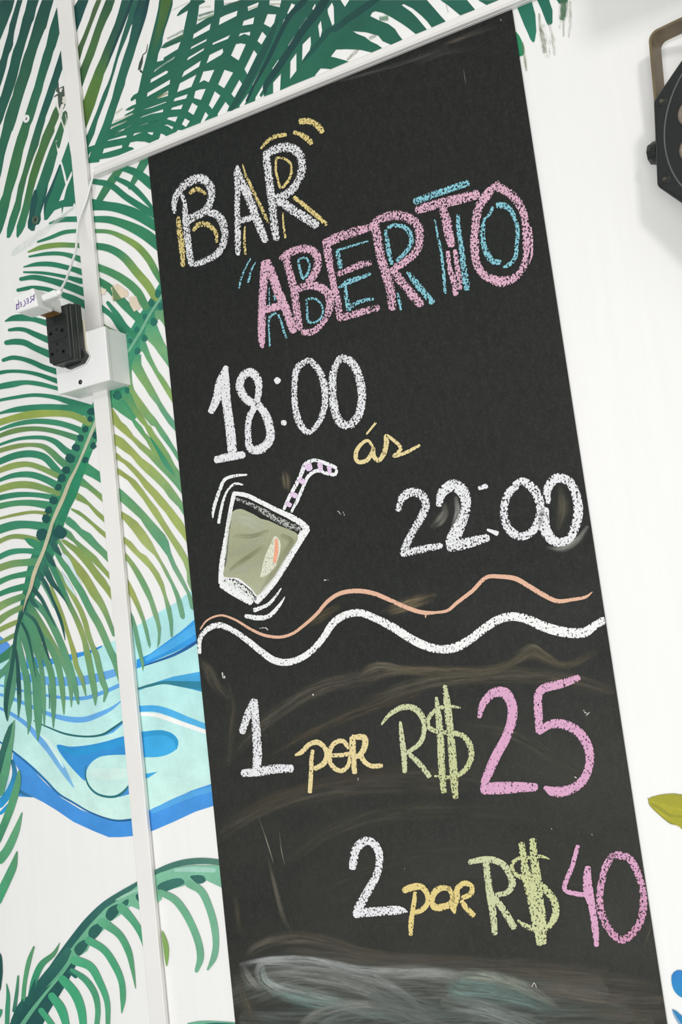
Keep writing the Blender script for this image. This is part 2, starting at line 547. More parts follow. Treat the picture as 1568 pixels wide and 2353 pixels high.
tz1 = P(760, 157).z
tz0 = P(700, 222).z
hx0 = P(216.5, 394, 0.006).x
tx1 = 2.19
t = thing('cable_trunking', 'white plastic trunking running level along the top edge of the chalkboard', 'cable trunking', ((-0.797 + tx1) / 2, 0, 1.75 + 0.6765))
zb, zt = 1.75 + 0.6765, 1.75 + 0.6885
bm = bmesh.new()
prof = [(-0.0006, zb), (-0.0052, zb), (-0.0058, zb + 0.0009), (-0.0066, zb + 0.0009), (-0.0072, zb), (-0.0100, zb + 0.0004), (-0.0110, zb + 0.0012), (-0.0110, zb + 0.0022), (-0.0100, zb + 0.0025), (-0.0100, zb + 0.0031), (-0.0110, zb + 0.0034),
        (-0.0110, zt - 0.0012), (-0.0100, zt), (-0.0006, zt)]
a = [bm.verts.new((-0.797, y, z)) for y, z in prof]; c = [bm.verts.new((tx1, y, z)) for y, z in prof]
bm.faces.new(a); bm.faces.new(c[::-1])
for i in range(len(prof)):
    j = (i + 1) % len(prof); bm.faces.new((a[i], a[j], c[j], c[i]))
meshobj('snap_cover', bm, TRUNK, t)
meshobj('base_strip', box(-0.796, tx1, -0.004, -0.0003, zb + 0.001, zt - 0.001), TRUNK, t)

# ------------------------------------------------------------------ surface socket box
b0, b1, c0, c1 = boxleft.x, boxbot.x, boxleft.z, boxtop.z
sb = thing('socket_box', 'white plastic surface box on the trunking, holding the black multi-way adapter', 'socket box', ((b0 + b1) / 2, 0, c0))
bm = bmesh.new()
hexa(bm, [(b0 + .0012, -.040, c1 - .0012), (b1 - .0012, -.040, c1 - .0012), (b1 - .0012, -.040, c0 + .0012), (b0 + .0012, -.040, c0 + .0012)],
     [(b0 + .0005, -.0004, c1 - .001), (b1 + .0005, -.0004, c1 - .001), (b1 + .0005, -.0004, c0 + .001), (b0 + .0005, -.0004, c0 + .001)])
bev(bm, .0010)
meshobj('body', bm, PLASTIC, sb)
meshobj('front_cover', box(b0, b1, -.046, -.0385, c0, c1, .0016, 3), PLASTIC, sb)
q = P(184.8, 878, .046)
bm = bmesh.new(); disc(bm, (q.x, -.0461, q.z), (0, -1, 0), .0034, .0030, .0002)
sc = meshobj('screw_hole', bm, HOLE_SHADE, sb, 'flat dark disc for the shaded screw hole low on the cover')
bm = bmesh.new(); disc(bm, (q.x + .0009, -.0462, q.z), (0, -1, 0), .0017, .0015, .0004)
meshobj('screw', bm, STEEL, sc)
e0 = P(163, 745, .047); e1 = P(200, 806, .047)
meshobj('socket_plate', box(e0.x, e1.x, -.0478, -.0455, e1.z, e0.z, .0006), CREAM, sb, 'cream socket insert')

# ------------------------------------------------------------------ black multi-way adapter
f0 = P(103.5, 711, .0745); f1 = P(166, 822, .0745)
ax0, az1 = f0.x, f0.z; ax1, az0 = f1.x, f1.z
ad = thing('socket_adapter', 'black three-way socket adapter plugged into the white box', 'adapter', ((ax0 + ax1) / 2, -.05, az0))
meshobj('face_block', box(ax0 - .0012, ax1 - .002, -.0745, -.066, az0 + .0015, az1 - .002, .0022, 3), BLACKP, ad)
meshobj('body', box(ax0 - .0010, ax1 + .0005, -.0700, -.058, az0 - .0005, az1 + .0005, .0028, 3), BLACKP, ad)
meshobj('back_block', box(ax0 + .001, ax1 + .0025, -.0610, -.0485, az0 - .001, az1 + .0025, .0025, 3), BLACKP, ad)
hp = [P(x, y, .0475) for x, y in ((193, 799), (207.6, 818.6), (197.5, 836.4), (164, 850.5), (152, 842), (140, 822), (150, 770), (190, 762))]
meshobj('plug_base', prism([(p.x, p.z) for p in hp], -.056, -.0480, .0015), BLACKP, ad)
hq = [(p.x, p.z) for p in hp]
cxh = sum(p[0] for p in hq) / 8; czh = sum(p[1] for p in hq) / 8
meshobj('plug_rim', prism([(cxh + (x - cxh) * 1.035, czh + (z - czh) * 1.06) for x, z in hq], -.0488, -.0477), PLASTIC, ad, 'pale rim round the plug base')


def hole(px, py, w, h, kind='pin'):
    p = P(px, py, .0747); bm = bmesh.new()
    if kind == 'pin':
        disc(bm, (p.x, -.0746, p.z), (0, -1, 0), w, w * .9, .0002, 14)
    elif kind == 't':
        for (a0, a1, d0, d1) in ((-w, w, -h * .35, h * .35), (-w * .45, w * .45, -h, h)):
            hexa(bm, [(p.x + a0, -.0749, p.z + d1), (p.x + a1, -.0749, p.z + d1), (p.x + a1, -.0749, p.z + d0), (p.x + a0, -.0749, p.z + d0)],
                 [(p.x + a0, -.0744, p.z + d1), (p.x + a1, -.0744, p.z + d1), (p.x + a1, -.0744, p.z + d0), (p.x + a0, -.0744, p.z + d0)])
    meshobj('pin_hole', bm, HOLE_SHADE, ad)  # flat dark shape in place of a shaded recess


S6 = 6.272
for (x, y, w, h, k) in ((800, 610, .0023, .0023, 'pin'), (812, 735, .0023, .0023, 'pin'), (732, 800, .0030, .0032, 't'), (895, 745, .0030, .0034, 't'),
                        (826, 943, .0024, .0024, 'pin'), (826, 1038, .0019, .0019, 'pin'), (750, 1095, .0030, .0030, 't'), (912, 1050, .0030, .0034, 't')):
    hole(x / S6, 640 + y / S6, w, h, k)


def ridge(pts, w=.0008):
    bm = bmesh.new(); tube(bm, [P(x / S6, 640 + y / S6, .0746) for x, y in pts], w, 6)
    meshobj('moulded_rib', bm, BLACKP, ad)


ridge([(722, 922), (850, 885), (925, 850), (955, 815)])
ridge([(765, 662), (840, 655), (900, 610), (920, 540)])
ridge([(870, 905), (940, 940), (975, 1000), (985, 1090)])

# ------------------------------------------------------------------ charger, plug block and its cable
ch = thing('phone_charger', 'white cube charger with purple handwriting, plugged into the black adapter', 'charger', P(70, 715, .1))
FR = [(25, 683), (75, 660), (86, 703), (36.5, 719)]
bm = bmesh.new()
hexa(bm, [P(x, y, .130) for x, y in FR], [P(x, y, .130) + Vector((0, .030, 0)) for x, y in FR]); bev(bm, .0026, 3)
meshobj('body', bm, PLASTIC, ch)
bm = bmesh.new()
bb = [P(x, y, .094) for x, y in ((88, 724), (121, 711))]
up = Vector((-.0015, 0, .019))
hexa(bm, [bb[0] + up, bb[1] + up, bb[1], bb[0]], [v + Vector((0, .0190, 0)) for v in (bb[0] + up, bb[1] + up, bb[1], bb[0])]); bev(bm, .0018, 3)
meshobj('plug_block', bm, PLASTIC, ch)
bm = bmesh.new()
zz = bb[0].z - .0002
xm0, xm1 = bb[0].x + .0016, bb[1].x - .0016
hexa(bm, [(xm0, bb[0].y + .002, zz), (xm1, bb[0].y + .002, zz), (xm1, bb[0].y + .002, zz - .0005), (xm0, bb[0].y + .002, zz - .0005)],
     [(xm0, bb[0].y + .0168, zz), (xm1, bb[0].y + .0168, zz), (xm1, bb[0].y + .0168, zz - .0005), (xm0, bb[0].y + .0168, zz - .0005)])
meshobj('contact_tray', bm, BRASS, ch, 'brown underside of the plug block')
L = Layer()
dk = [(92, 40, 140)]
for s in ('g 490,225,10 488,320,11', 'g 485,250,8 440,262,10 440,290,10 486,300,9', 'g 470,300,10 430,350,10', 'g 405,285,9 408,355,9', 'g 405,285,8 372,300,8', 'g 407,320,7 380,330,7',
          'g 408,355,8 380,365,8', 'g 345,310,9 365,350,10 355,390,10 330,405,9', 'g 300,340,9 310,400,9', 'g 300,340,8 278,350,8', 'g 306,370,7 285,378,7', 'g 310,400,8 290,408,8',
          'g 262,305,7 268,375,8', 'g 240,370,12 240,450,12', 'g 240,440,8 275,425,10 265,375,9 240,385,8', 'g 230,380,8 280,360,8'):
    L.stroke(s, dk, .1303, cap=False)
L.build('ink_lettering', INK, ch, 'purple marker letters reading RECEP upside down')

cb = thing('usb_cable', 'thin white cable hanging from the trunking down to the charger', 'cable', P(140, 672, .12))
bm = bmesh.new()
HQ = [(92, 678), (124, 664), (131, 679), (96, 692)]
hexa(bm, [P(x, y, .126) for x, y in HQ], [P(x, y, .126) + Vector((0, .012, 0)) for x, y in HQ]); bev(bm, .0024, 3)
meshobj('plug_head', bm, PLASTIC, cb)
q0 = P(129, 677, .120); q1 = P(141, 669, .120)
bm = bmesh.new(); tube(bm, [q0, q0.lerp(q1, .5), q1], [.0042, .0040, .0030], 14)
meshobj('strain_relief', bm, PLASTIC, cb, smooth=True)
path = [(137, 671, .120), (144, 658, .112), (151, 645, .098), (162.5, 612, .07), (170, 590, .052), (174.5, 572, .042), (177, 540, .030), (181, 508, .022),
        (190, 482, .017), (199, 459, .015), (206, 432, .013), (211, 414, .011), (214, 404, .009), (217, 398, .008)]
pp = [(x, y, o, 0) for x, y, o in path]
cq = catmull(pp, 6.0)
bm = bmesh.new(); tube(bm, [P(x, y, o) for x, y, o, _ in cq], .0017, 10)
meshobj('cord', bm, PLASTIC, cb, smooth=True)

# ------------------------------------------------------------------ wall plugs and screws left of the trunking
for (x, y, r, lab, mt) in ((62, 274, .0062, 'pale screw head in a wall plug among the dark leaf strokes, uppermost of two', PLASTIC),
                           (83, 506, .0066, 'green-painted screw head at the tip of a dark leaf stroke', plain('green_painted_screw', (74, 98, 80), .5))):
    p = P(x, y, 0.0)
    w = thing('wall_screw', lab, 'screw', (p.x, 0, p.z))
    bm = bmesh.new(); ring(bm, (p.x, -.0012, p.z), (0, -1, 0), r * .78, r * .28); meshobj('wall_plug', bm, mt, w, smooth=True)
    bm = bmesh.new(); disc(bm, (p.x, -.0002, p.z), (0, -1, 0), r * .66, r * .5, .0012); meshobj('screw_head', bm, mt, w)
    bm = bmesh.new()
    for a0 in (0.6, 2.17):
        u = Vector((math.cos(a0), 0, math.sin(a0))) * r * .38; v = Vector((-u.z, 0, u.x)) * .22
        hexa(bm, [Vector((p.x, -.00155, p.z)) + s for s in (u + v, u - v, -u - v, -u + v)], [Vector((p.x, -.0010, p.z)) + s for s in (u + v, u - v, -u - v, -u + v)])
    meshobj('slot', bm, HOLE_SHADE, w)

# ------------------------------------------------------------------ the flat stage lamp at the right edge
PHI, ROLL = math.radians(18), math.radians(7)
RM = Matrix.Rotation(-PHI, 4, 'Z') @ Matrix.Rotation(ROLL, 4, 'Y')
SIDE = .0885; APO = SIDE * 1.2071
LM = P(1504.5, 329, .056)
ctr = LM + (RM @ Vector((APO, 0, 0)))
SM = Matrix.Translation(ctr) @ RM
sp = thing('stage_light', 'black octagonal stage spotlight in a metal yoke at the right edge of the picture', 'stage light', ctr)


def put(name, bm, mat, par=sp, label=None, smooth=False):
    bmesh.ops.transform(bm, matrix=SM, verts=bm.verts[:])
    return meshobj(name, bm, mat, par, label, smooth)


def octo(a, y0, y1, b=0.0):
    R = a / math.cos(math.pi / 8)
    return prism([(R * math.cos(math.pi / 8 + i * math.pi / 4), R * math.sin(math.pi / 8 + i * math.pi / 4)) for i in range(8)], y0, y1, b, 3)


SCREWM = plain('dark_screw', (120, 116, 104), .25, metal=1.0)
plate = put('front_plate', octo(APO, 0, .010, .0035), CASE)
put('housing', octo(APO - .0035, .008, .046, .003), plain('lamp_housing', (118, 110, 92), .5, noise=.1), sp, 'brownish grey housing behind the front plate')
bm = bmesh.new(); ring(bm, (0, -.0002, 0), (0, -1, 0), APO * .90, .0009, 72, 6)
put('front_seam', bm, plain('seam_grey', (92, 98, 94), .4), plate, 'fine pale ring round the front')
for k in range(8):
    a = math.pi / 8 + k * math.pi / 4
    R = APO * .985
    bm = bmesh.new(); disc(bm, (R * math.cos(a), 0, R * math.sin(a)), (0, -1, 0), .0052, .0045, .0006, 16)
    s1 = put('screw', bm, CASE, plate)
for k in range(8):
    a = math.pi / 8 + k * math.pi / 4; R = APO * .985
    bm = bmesh.new(); disc(bm, (R * math.cos(a), -.0005, R * math.sin(a)), (0, -1, 0), .0030, .0018, .0014, 14)
    put('screw_head', bm, SCREWM, plate)
lens = [(0, 0)] + [(.034 * math.cos(i * math.pi / 3), .034 * math.sin(i * math.pi / 3)) for i in range(6)] + \
       [(.070 * math.cos(i * math.pi / 6 + .26), .070 * math.sin(i * math.pi / 6 + .26)) for i in range(12)]
for (x, z) in lens:
    bm = bmesh.new(); ring(bm, (x, -.0005, z), (0, -1, 0), .0118, .0022, 24, 8)
    lb = put('lens_bezel', bm, LENSR, sp, smooth=True)
    bm = bmesh.new(); disc(bm, (x, .0005, z), (0, -1, 0), .0112, .0070, .0040, 20)
    put('lens', bm, LENS, lb, smooth=False)
# yoke: a flat band bent round the housing
YW0, YW1 = .024, .049
hw = APO - .0035 + .0022; top = (P(1494, 80, .030) - ctr).dot(RM @ Vector((0, 0, 1)))
yx = -(P(1494.5, 95, .030) - ctr).dot(RM @ Vector((1, 0, 0)))
cl = []
r_ = .010
x_ = max(yx, hw)
cl.append((-x_, -.012))
cl.append((-x_, top - r_))
for i in range(1, 7):
    a = math.pi - i * math.pi / 12
    cl.append((-x_ + r_ + r_ * math.cos(a), top - r_ + r_ * math.sin(a)))
cl2 = cl + [(-x, z) for x, z in reversed(cl)]
bm = bmesh.new(); th = .0026; rows = []
for i, (x, z) in enumerate(cl2):
    a = cl2[max(0, i - 1)]; b = cl2[min(len(cl2) - 1, i + 1)]
    tx, tz = b[0] - a[0], b[1] - a[1]; l = math.hypot(tx, tz); nx, nz = tz / l * th, -tx / l * th
    rows.append([bm.verts.new(v) for v in ((x, YW0, z), (x + nx, YW0, z + nz), (x + nx, YW1, z + nz), (x, YW1, z))])
for i in range(len(rows) - 1):
    for j in range(4):
        bm.faces.new((rows[i][j], rows[i][(j + 1) % 4], rows[i + 1][(j + 1) % 4], rows[i + 1][j]))
bm.faces.new(rows[0]); bm.faces.new(rows[-1][::-1])
SM2 = SM
PV = RM @ Vector((-x_, YW0, top)) + ctr
SM = Matrix.Translation(PV) @ Matrix.Rotation(math.radians(2.6), 4, RM @ Vector((0, -1, 0))) @ Matrix.Translation(-PV) @ SM
put('yoke', bm, YOKE, sp, 'flat bent metal yoke with brownish inner faces')
SM = SM2
kn = P(1492.5, 357, .026) - ctr
kx, ky, kz = (kn.dot(RM @ Vector(v)) for v in ((1, 0, 0), (0, 1, 0), (0, 0, 1)))
for sgn in (1, -1):
    bm = bmesh.new()
    disc(bm, (sgn * (kx + .012), ky, kz), (-sgn, 0, 0), .0125, .0120, .0060, 20)
    disc(bm, (sgn * (kx + .0065), ky, kz), (-sgn, 0, 0), .0120, .0105, .0050, 8)
    disc(bm, (sgn * (kx + .002), ky, kz), (-sgn, 0, 0), .0045, .0035, .0022, 16)
    put('tilt_knob', bm, BLACKP, sp)

# ------------------------------------------------------------------ the mural: leaf and wave strokes painted on the wall
DG = (26, 78, 70); G0 = (36, 100, 82); G1 = (42, 122, 92); G2 = (58, 140, 106); SG = (112, 165, 128); OL = (146, 162, 88); OD = (92, 118, 60); DT = (38, 82, 78); TL = (46, 104, 92)
AQ = (186, 232, 228); AQ2 = (204, 236, 226); BL = (72, 150, 222); BL2 = (52, 140, 212); BL3 = (104, 172, 228); NV = (34, 92, 140)
po = [0.00015]


def lay(step=0.000006):
    po[0] += step
    return po[0]


def frond(name, label, items, parent=None):
    """items: (outline or stroke text, colours, kind)"""
    Lr = Layer()
    for it in items:
        if it[0] == 's': Lr.stroke(it[1], it[2], lay())
        elif it[0] == 'f': Lr.fill(it[1], it[2], lay(), *it[3:])
        elif it[0] == 'o': Lr.fill(it[1], it[2], lay(), (), True)
    return Lr.build(name, PAINT, parent or wall, label)


def leaflets(stem, items):
    """each painted leaflet is its own patch of paint under its frond"""
    for it in items:
        Lr = Layer()
        if it[0] == 's': Lr.stroke(it[1], it[2], lay(4e-6))
        else: Lr.fill(it[1], it[2], lay(4e-6), (), it[0] == 'o')
        Lr.build('painted_leaflet', PAINT, stem)


# water
water = frond('painted_water', 'pale aqua sea with blue swirls', [
    ('f', 'H -40,1010 60,960 120,1000 190,1010 300,985 400,978 520,948 640,925 740,886 830,852 980,752 1060,702 1190,622 1270,578 1390,482 1400,465 1440,465 1500,1254 I 1440,400 1470,705 1300,760 1150,830 1040,880 905,965 780,960 620,905 500,840 420,800 310,690 200,580 90,490 -30,440', [(172, 226, 228), AQ, AQ2]),
    ('f', 'H -20,800 0,820 40,850 72,885 60,930 20,970 -20,985', [(88, 150, 222)]),
    ('f', 'H 185,955 300,985 400,982 520,948 640,925 735,888 735,900 640,950 560,975 480,1010 440,1005 340,1035 250,1058 195,1055', [(50, 140, 216), (70, 156, 224)]),
    ('s', 'H -20,1078,45 150,1110,52 300,1138,60 450,1148,66 600,1140,66 720,1115,62 900,1062,48', [(104, 168, 226)]),
    ('s', 'I -20,40,14 150,80,15 300,110,17 450,130,24 580,130,26 700,92,27 830,35,27', [(96, 166, 226)]),
    ('s', 'I -20,100,18 100,140,25 230,195,25 350,245,30 480,275,38 580,275,38 680,240,34 760,200,22 830,145,6', [(96, 166, 228), (104, 172, 228)]),
    ('s', 'I -20,190,16 80,240,25 180,310,30 260,400,38 340,490,46 410,590,46 460,670,30 500,735,10', [(98, 164, 226), (98, 164, 226), (130, 190, 228)]),
    ('s', 'I 275,380,8 330,430,28 380,510,24 430,600,8', [(214, 240, 236)]),
    ('f', 'I 690,392 770,365 845,300 900,280 845,280 770,340', [(84, 158, 222)]),
    ('s', 'I 230,285,7 330,330,10 450,375,13 600,392,13 700,377,15 770,335,16 860,270,10', [(38, 104, 108)]),
    ('o', 'I 385,450 400,446 470,460 600,450 720,425 850,388 950,380 950,515 860,516 760,518 680,530 620,570 590,620 580,692 520,640 450,560 400,490', [(44, 142, 206), (60, 146, 214)]),
    ('s', 'I 420,475,14 520,500,40 700,460,46 880,425,52', [(40, 150, 206), (48, 150, 214)]),
    ('o', 'I 800,802 850,760 900,690 920,760 850,792', [(70, 146, 212)]),
    ('s', 'I 585,590,5 580,650,8 600,720,12 650,775,14 720,800,15 790,798,17 840,768,16 890,705,7', [(40, 112, 120)]),
    ('s', 'I 640,640,60 760,650,80 880,640,60', [(208, 236, 228)]),
    ('f', 'I 90,500 200,590 300,700 420,810 550,890 700,945 800,965 905,962 1040,880 1150,832 1300,760 1480,700 1500,848 1330,902 1180,972 1045,1030 905,1068 820,1076 740,1076 640,1036 500,972 380,890 290,836 230,806 130,800 110,760 140,640 85,550', [BL, (66, 144, 218)]),
    ('s', 'I 1040,900,30 1180,835,40 1320,780,40 1480,740,40', [(84, 164, 224)]),
    ('s', 'I -20,415,10 90,495,13 200,585,16 310,690,16 400,782,14 500,842,13 620,910,11 780,962,13 920,955,16', [NV, (44, 116, 170), NV]),
    ('o', 'I -30,640 40,600 62,640 58,720 30,800 -30,860', [(196, 226, 238)]),
    ('s', 'I 85,560,24 100,640,34 85,720,46 50,790,52 0,850,56', [(44, 112, 140), (52, 146, 196), (40, 150, 204)]),
    ('s', 'I 110,745,20 150,775,26 215,802,6', [(48, 116, 160)]),
    ('s', 'I -20,930,10 20,900,26 55,850,8', [(40, 150, 204)]),
    ('o', 'I 930,365 1000,358 1100,352 1170,370 1212,420 1205,470 1150,510 1080,530 1000,532 930,530', [(60, 168, 224)]),
    ('s', 'I 940,382,36 1100,366,34 1170,392,32 1200,430,26 1200,475,8', [(46, 152, 206)]),
    ('s', 'I 920,205,40 1060,203,44 1150,228,46 1280,280,42 1440,340,36', [(66, 166, 228), (90, 184, 228)]),
    ('s', 'I 920,238,22 1060,247,26 1200,292,30 1300,326,30 1450,378,30', [(242, 243, 240)]),
    ('f', 'I 990,645 1072,631 1010,672 990,676', [(60, 166, 220)]),
    ('f', 'H 1000,1195 1100,1160 1250,1112 1480,1070 1500,1140 1490,1232 1390,1205 1300,1186 1180,1160 1090,1178 1000,1212', [(76, 170, 226), (52, 150, 190)]),
    ('s', 'H 1000,1198,12 1080,1176,20 1180,1156,22 1300,1165,40 1480,1180,64', [(48, 116, 120), (44, 132, 164)]),
    ('f', 'H 985,990 1080,950 1200,862 1310,782 1440,668 1460,838 1350,892 1250,940 1150,982 1050,1030 985,1055', [(62, 160, 226), (44, 144, 216)]),
    ('s', 'H 1060,985,26 1200,905,50 1320,830,60 1440,750,60', [(76, 170, 230)]),
    ('s', 'H 1035,1036,6 1130,1002,14 1250,957,20 1350,905,24 1450,842,18', [(26, 78, 134), (40, 104, 164), (24, 76, 134)]),
])

# big dark frond, upper left
f1_ = frond('painted_frond', 'dark green palm frond with straight leaf strokes', [
    ('f', 'a -20,0 25,0 0,90 30,0 262,0 215,180 160,320 125,420 85,510 30,650 -5,730 -20,700', [DG, (34, 92, 78)])])
LF = [
    ('f', 'a 310,0 405,0 360,150 290,430 255,580 235,740 236,800 205,890 162,970 138,1050 110,1200 70,1340 40,1440 -5,1580 -10,1125 30,1020 70,860 130,655 150,580 170,450 240,230', [DG, (30, 84, 74)]),
    ('f', 'a 495,0 700,0 650,150 610,345 570,420 520,580 460,770 420,920 370,1100 310,1370 270,1510 205,1700 150,1850 95,2000 45,2160 -5,2270 -10,1780 20,1720 60,1580 125,1360 175,1180 210,1010 240,900 290,780 340,620 410,320 450,200', [DG, (34, 94, 78)]),
    ('f', 'a 755,0 965,0 900,220 830,500 800,540 720,740 670,880 600,1120 560,1290 490,1500 430,1680 370,1880 320,2060 280,2200 225,2352 b 205,260 130,500 80,680 30,960 -5,1110 -10,430 20,310 45,200 85,5 120,-110 180,-290 a 225,1720 260,1560 340,1330 370,1200 430,1000 490,850 560,620 640,330 690,180', [DG, (46, 100, 74), (36, 104, 84)]),
    ('f', 'a 1025,130 1040,290 1070,600 1000,840 960,930 915,1100 850,1290 790,1480 750,1650 700,1790 640,2000 590,2160 b 540,150 500,330 420,580 370,830 310,1060 210,1360 150,1640 100,1830 40,2020 -5,2120 -10,1525 50,1390 120,1080 190,790 250,560 310,350 395,120 a 450,2070 500,1920 570,1700 620,1560 670,1370 730,1150 770,1000 830,830 890,540 910,470 965,310', [(28, 84, 74), (40, 104, 80), (60, 116, 74), (40, 116, 88)]),
    ('f', 'a 1095,905 1125,1235 1055,1440 1040,1540 1000,1620 940,1790 890,1920 820,2110 b 810,60 730,330 690,500 630,640 560,830 480,1080 400,1430 370,1640 310,1820 240,2030 190,2140 160,2172 120,2165 125,2010 170,1820 230,1650 280,1500 330,1230 410,980 480,720 560,430 640,170 a 700,2100 750,1950 820,1740 880,1560 950,1360 1000,1200 1050,1050', [DG, (32, 92, 80), (62, 112, 72), (44, 122, 92)]),
    ('f', 'a 1015,1900 1070,2020 1050,2130 980,2290 b 980,250 900,420 810,650 730,880 650,1130 600,1310 560,1500 540,1640 490,1800 450,1960 400,2060 315,2172 295,2130 300,1960 370,1740 420,1560 470,1330 530,1050 620,760 700,550 760,340 a 890,2170 960,1990', [(70, 110, 70), (72, 116, 62), (44, 122, 92)]),
    ('f', 'b 1095,70 1120,110 1150,230 1120,350 1070,545 1040,555 1005,450 1050,395 1000,430 1035,640 950,970 870,1190 850,1310 830,1400 770,1600 730,1740 735,1840 700,1920 640,1940 620,2035 570,2045 500,1990 500,1880 545,1700 555,1560 580,1430 640,1310 660,1250 720,1080 800,840 900,560 1000,320', [(60, 112, 72), (42, 112, 88), (34, 92, 82)]),
    ('f', 'b 1235,430 1420,1500 1400,1560 1330,1545 1310,1600 1142,1612 1115,1740 1108,1622 980,1672 920,1750 850,1840 795,1850 790,1600 820,1460 880,1340 960,1160 1040,960 1092,835 1130,1000 1178,1205 1110,1380 1060,1510 1150,1480 1190,1310 1215,1235 1300,1040 1290,960 1200,1155 1190,1070 1140,880 1108,780 1160,640', [(42, 118, 90), (38, 116, 90)]),
    ('s', 'b 1080,860,30 1000,1080,40 920,1290,55 850,1450,60 810,1600,40 800,1780,14', [(30, 84, 80)]),
    ('s', 'b 640,1330,60 620,1480,110 590,1640,100 560,1800,80 540,1950,60', [(28, 80, 76)]),
    ('s', 'b 840,1280,20 790,1480,40 740,1650,30', [(30, 86, 80)]),
    ('f', 'b 1180,-130 1230,-60 1190,120 1150,150 1110,10 1130,-90', [(66, 104, 78)]),
]
leaflets(f1_, LF)
frond('paint_damage', 'chipped dark patches beside the trunking', [
    ('f', 'a 1030,1545 1055,1480 1060,1590 1150,1545 1165,1720 1110,1830 1180,1880 1150,1960 1080,2000 1050,1880 1040,1720 960,1760 990,1720 1050,1680 1005,1640', [(74, 88, 78)]),
    ('f', 'a 1068,1600 1130,1580 1105,1660 1075,1655', [(226, 222, 212)]),
    ('f', 'a 1120,1750 1165,1730 1185,1860 1140,1880', [(222, 216, 204)]),
    ('s', 'a 1010,1870,30 1060,2000,26 1100,2140,22 1150,2290,20', [(226, 222, 212)]),
    ('s', 'a 1180,2060,14 1195,2160,14 1160,2290,12', [(210, 206, 186)]),
    ('s', 'a 1130,1900,60 1080,2030,50', [(228, 225, 218)]),
    ('f', 'c 985,800 1000,770 990,900 960,1000 920,1010 940,910', [(58, 76, 62)]),
    ('s', 'c 1060,640,8 1040,750,14 990,790,10', [(70, 84, 64)]),
    ('s', 'c 960,1020,30 985,1045,20', [(46, 70, 58)])])

# strokes between the trunking and the lattice
f2_ = frond('painted_frond', 'mixed olive and dark green strokes right of the trunking', [
    ('f', 'c -20,130 60,0 210,0 160,130 100,300 50,425 0,560', [(26, 76, 72)])])
leaflets(f2_, [
    ('f', 'c 325,0 395,0 320,190 250,370 180,560 130,690 85,855 20,900 30,760 70,650 130,520 220,290 270,130', [(76, 104, 66), (66, 98, 62)]),
    ('f', 'c 460,0 590,0 540,150 460,310 390,480 360,580 290,790 220,960 120,1240 50,1300 60,1040 95,975 160,820 230,630 300,420 380,200', [(46, 92, 66), (72, 112, 64), (52, 94, 64)]),
    ('f', 'c 690,0 840,0 790,180 770,240 690,450 600,650 490,940 430,1070 410,1150 300,1510 175,1840 100,1900 100,1500 145,1430 210,1250 260,1130 310,1000 380,850 430,720 490,580 590,340 640,180', [(34, 84, 76), (44, 92, 74), (92, 130, 58), (74, 104, 52)]),
    ('f', 'c 780,0 980,0 860,310 820,370 750,560 690,700 640,830 590,1010 550,1140 480,1370 430,1500 340,1740 290,1930 200,2125 150,2150 150,2000 190,1940 330,1600 420,1350 490,1200 540,1060 570,940 640,700 690,530 770,280 795,170', [(40, 94, 82), (40, 108, 86)]),
    ('f', 'c 930,0 1092,0 1050,170 1000,330 950,500 900,660 850,830 790,1000 745,1140 732,1220 680,1360 610,1560 570,1700 540,1790 520,1870 480,2050 300,2200 195,2140 205,2118 300,2090 350,1960 420,1790 480,1610 550,1410 590,1240 660,1000 700,870 790,600 835,390 845,315', [(28, 72, 72), (42, 106, 86), (40, 116, 90)]),
    ('s', 'c 835,0,44 740,260,40 640,520,34 540,780,26 470,960,8', [(26, 68, 70)]),
    ('s', 'c 950,0,30 900,140,24 860,260,10', [(26, 68, 70)]),
    ('s', 'c 1065,0,50 1020,200,56 960,420,40 910,600,14', [(22, 60, 66), (30, 80, 74)]),
])

# the woven lattice of crossing leaflets along the top
OUT = ('c 1230,0 1215,120 1180,280 1140,440 1100,600 1060,760 1030,880 990,1030 960,1170 930,1310 915,1340 860,1370 820,1420 815,1455 840,1452 890,1420 895,1500 840,1520 770,1560 738,1592 800,1588 880,1552 850,1590 750,1645 718,1672 780,1655 850,1625 '
       '840,1650 700,1722 540,1792 520,1862 470,2000 300,2095 205,2120 120,2140 150,2420 205,2352 360,2335 372,2295 520,2272 640,2240 870,2145 840,2125 782,2112 810,2052 900,2035 1020,2040 1085,2062 1150,2032 1225,2000 1250,1922 1290,1935 1330,1962 1470,1902 1512,1862 1520,1880 '
       'd 255,1872 300,1875 572,1768 575,1755 640,1610 685,1660 625,1745 820,1668 815,1640 930,1465 985,1530 950,1612 1135,1545 1130,1525 1260,1345 1266,1400 1200,1512 1357,1452 e 165,1450 172,1400 300,1190 296,1260 230,1370 250,1402 290,1352 290,1392 425,1342 425,1190 538,1060 526,1302 '
       '700,1225 1032,1092 1035,1075 1110,985 1180,988 1255,996 1515,886 f 80,540 0,518 -38,510 10,446 100,442 180,445 240,450 330,472 425,432 380,400 325,375 270,332 200,305 160,280 280,290 390,320 430,370 505,402 608,356 575,315 540,260 480,215 400,185 318,145 335,112 365,100 430,115 510,155 600,210 660,252 728,306 '
       '828,266 790,220 740,160 690,110 600,45 620,35 700,75 780,140 830,190 872,246 998,192 950,140 890,70 828,0 130,0 90,62 50,0 d 1140,0 1090,20 908,82 904,0 775,0 765,200 510,356 535,200 550,72 640,25 620,0 425,0 420,30 280,150 228,222 240,232 390,148 340,380 318,492 200,548 60,620 -5,690 c 1310,692 1540,598 1500,705 1295,830 1290,868 1195,892 '
       '1215,770 1270,640 1280,540 1310,420 1350,310 1390,180 1420,70 1425,0')
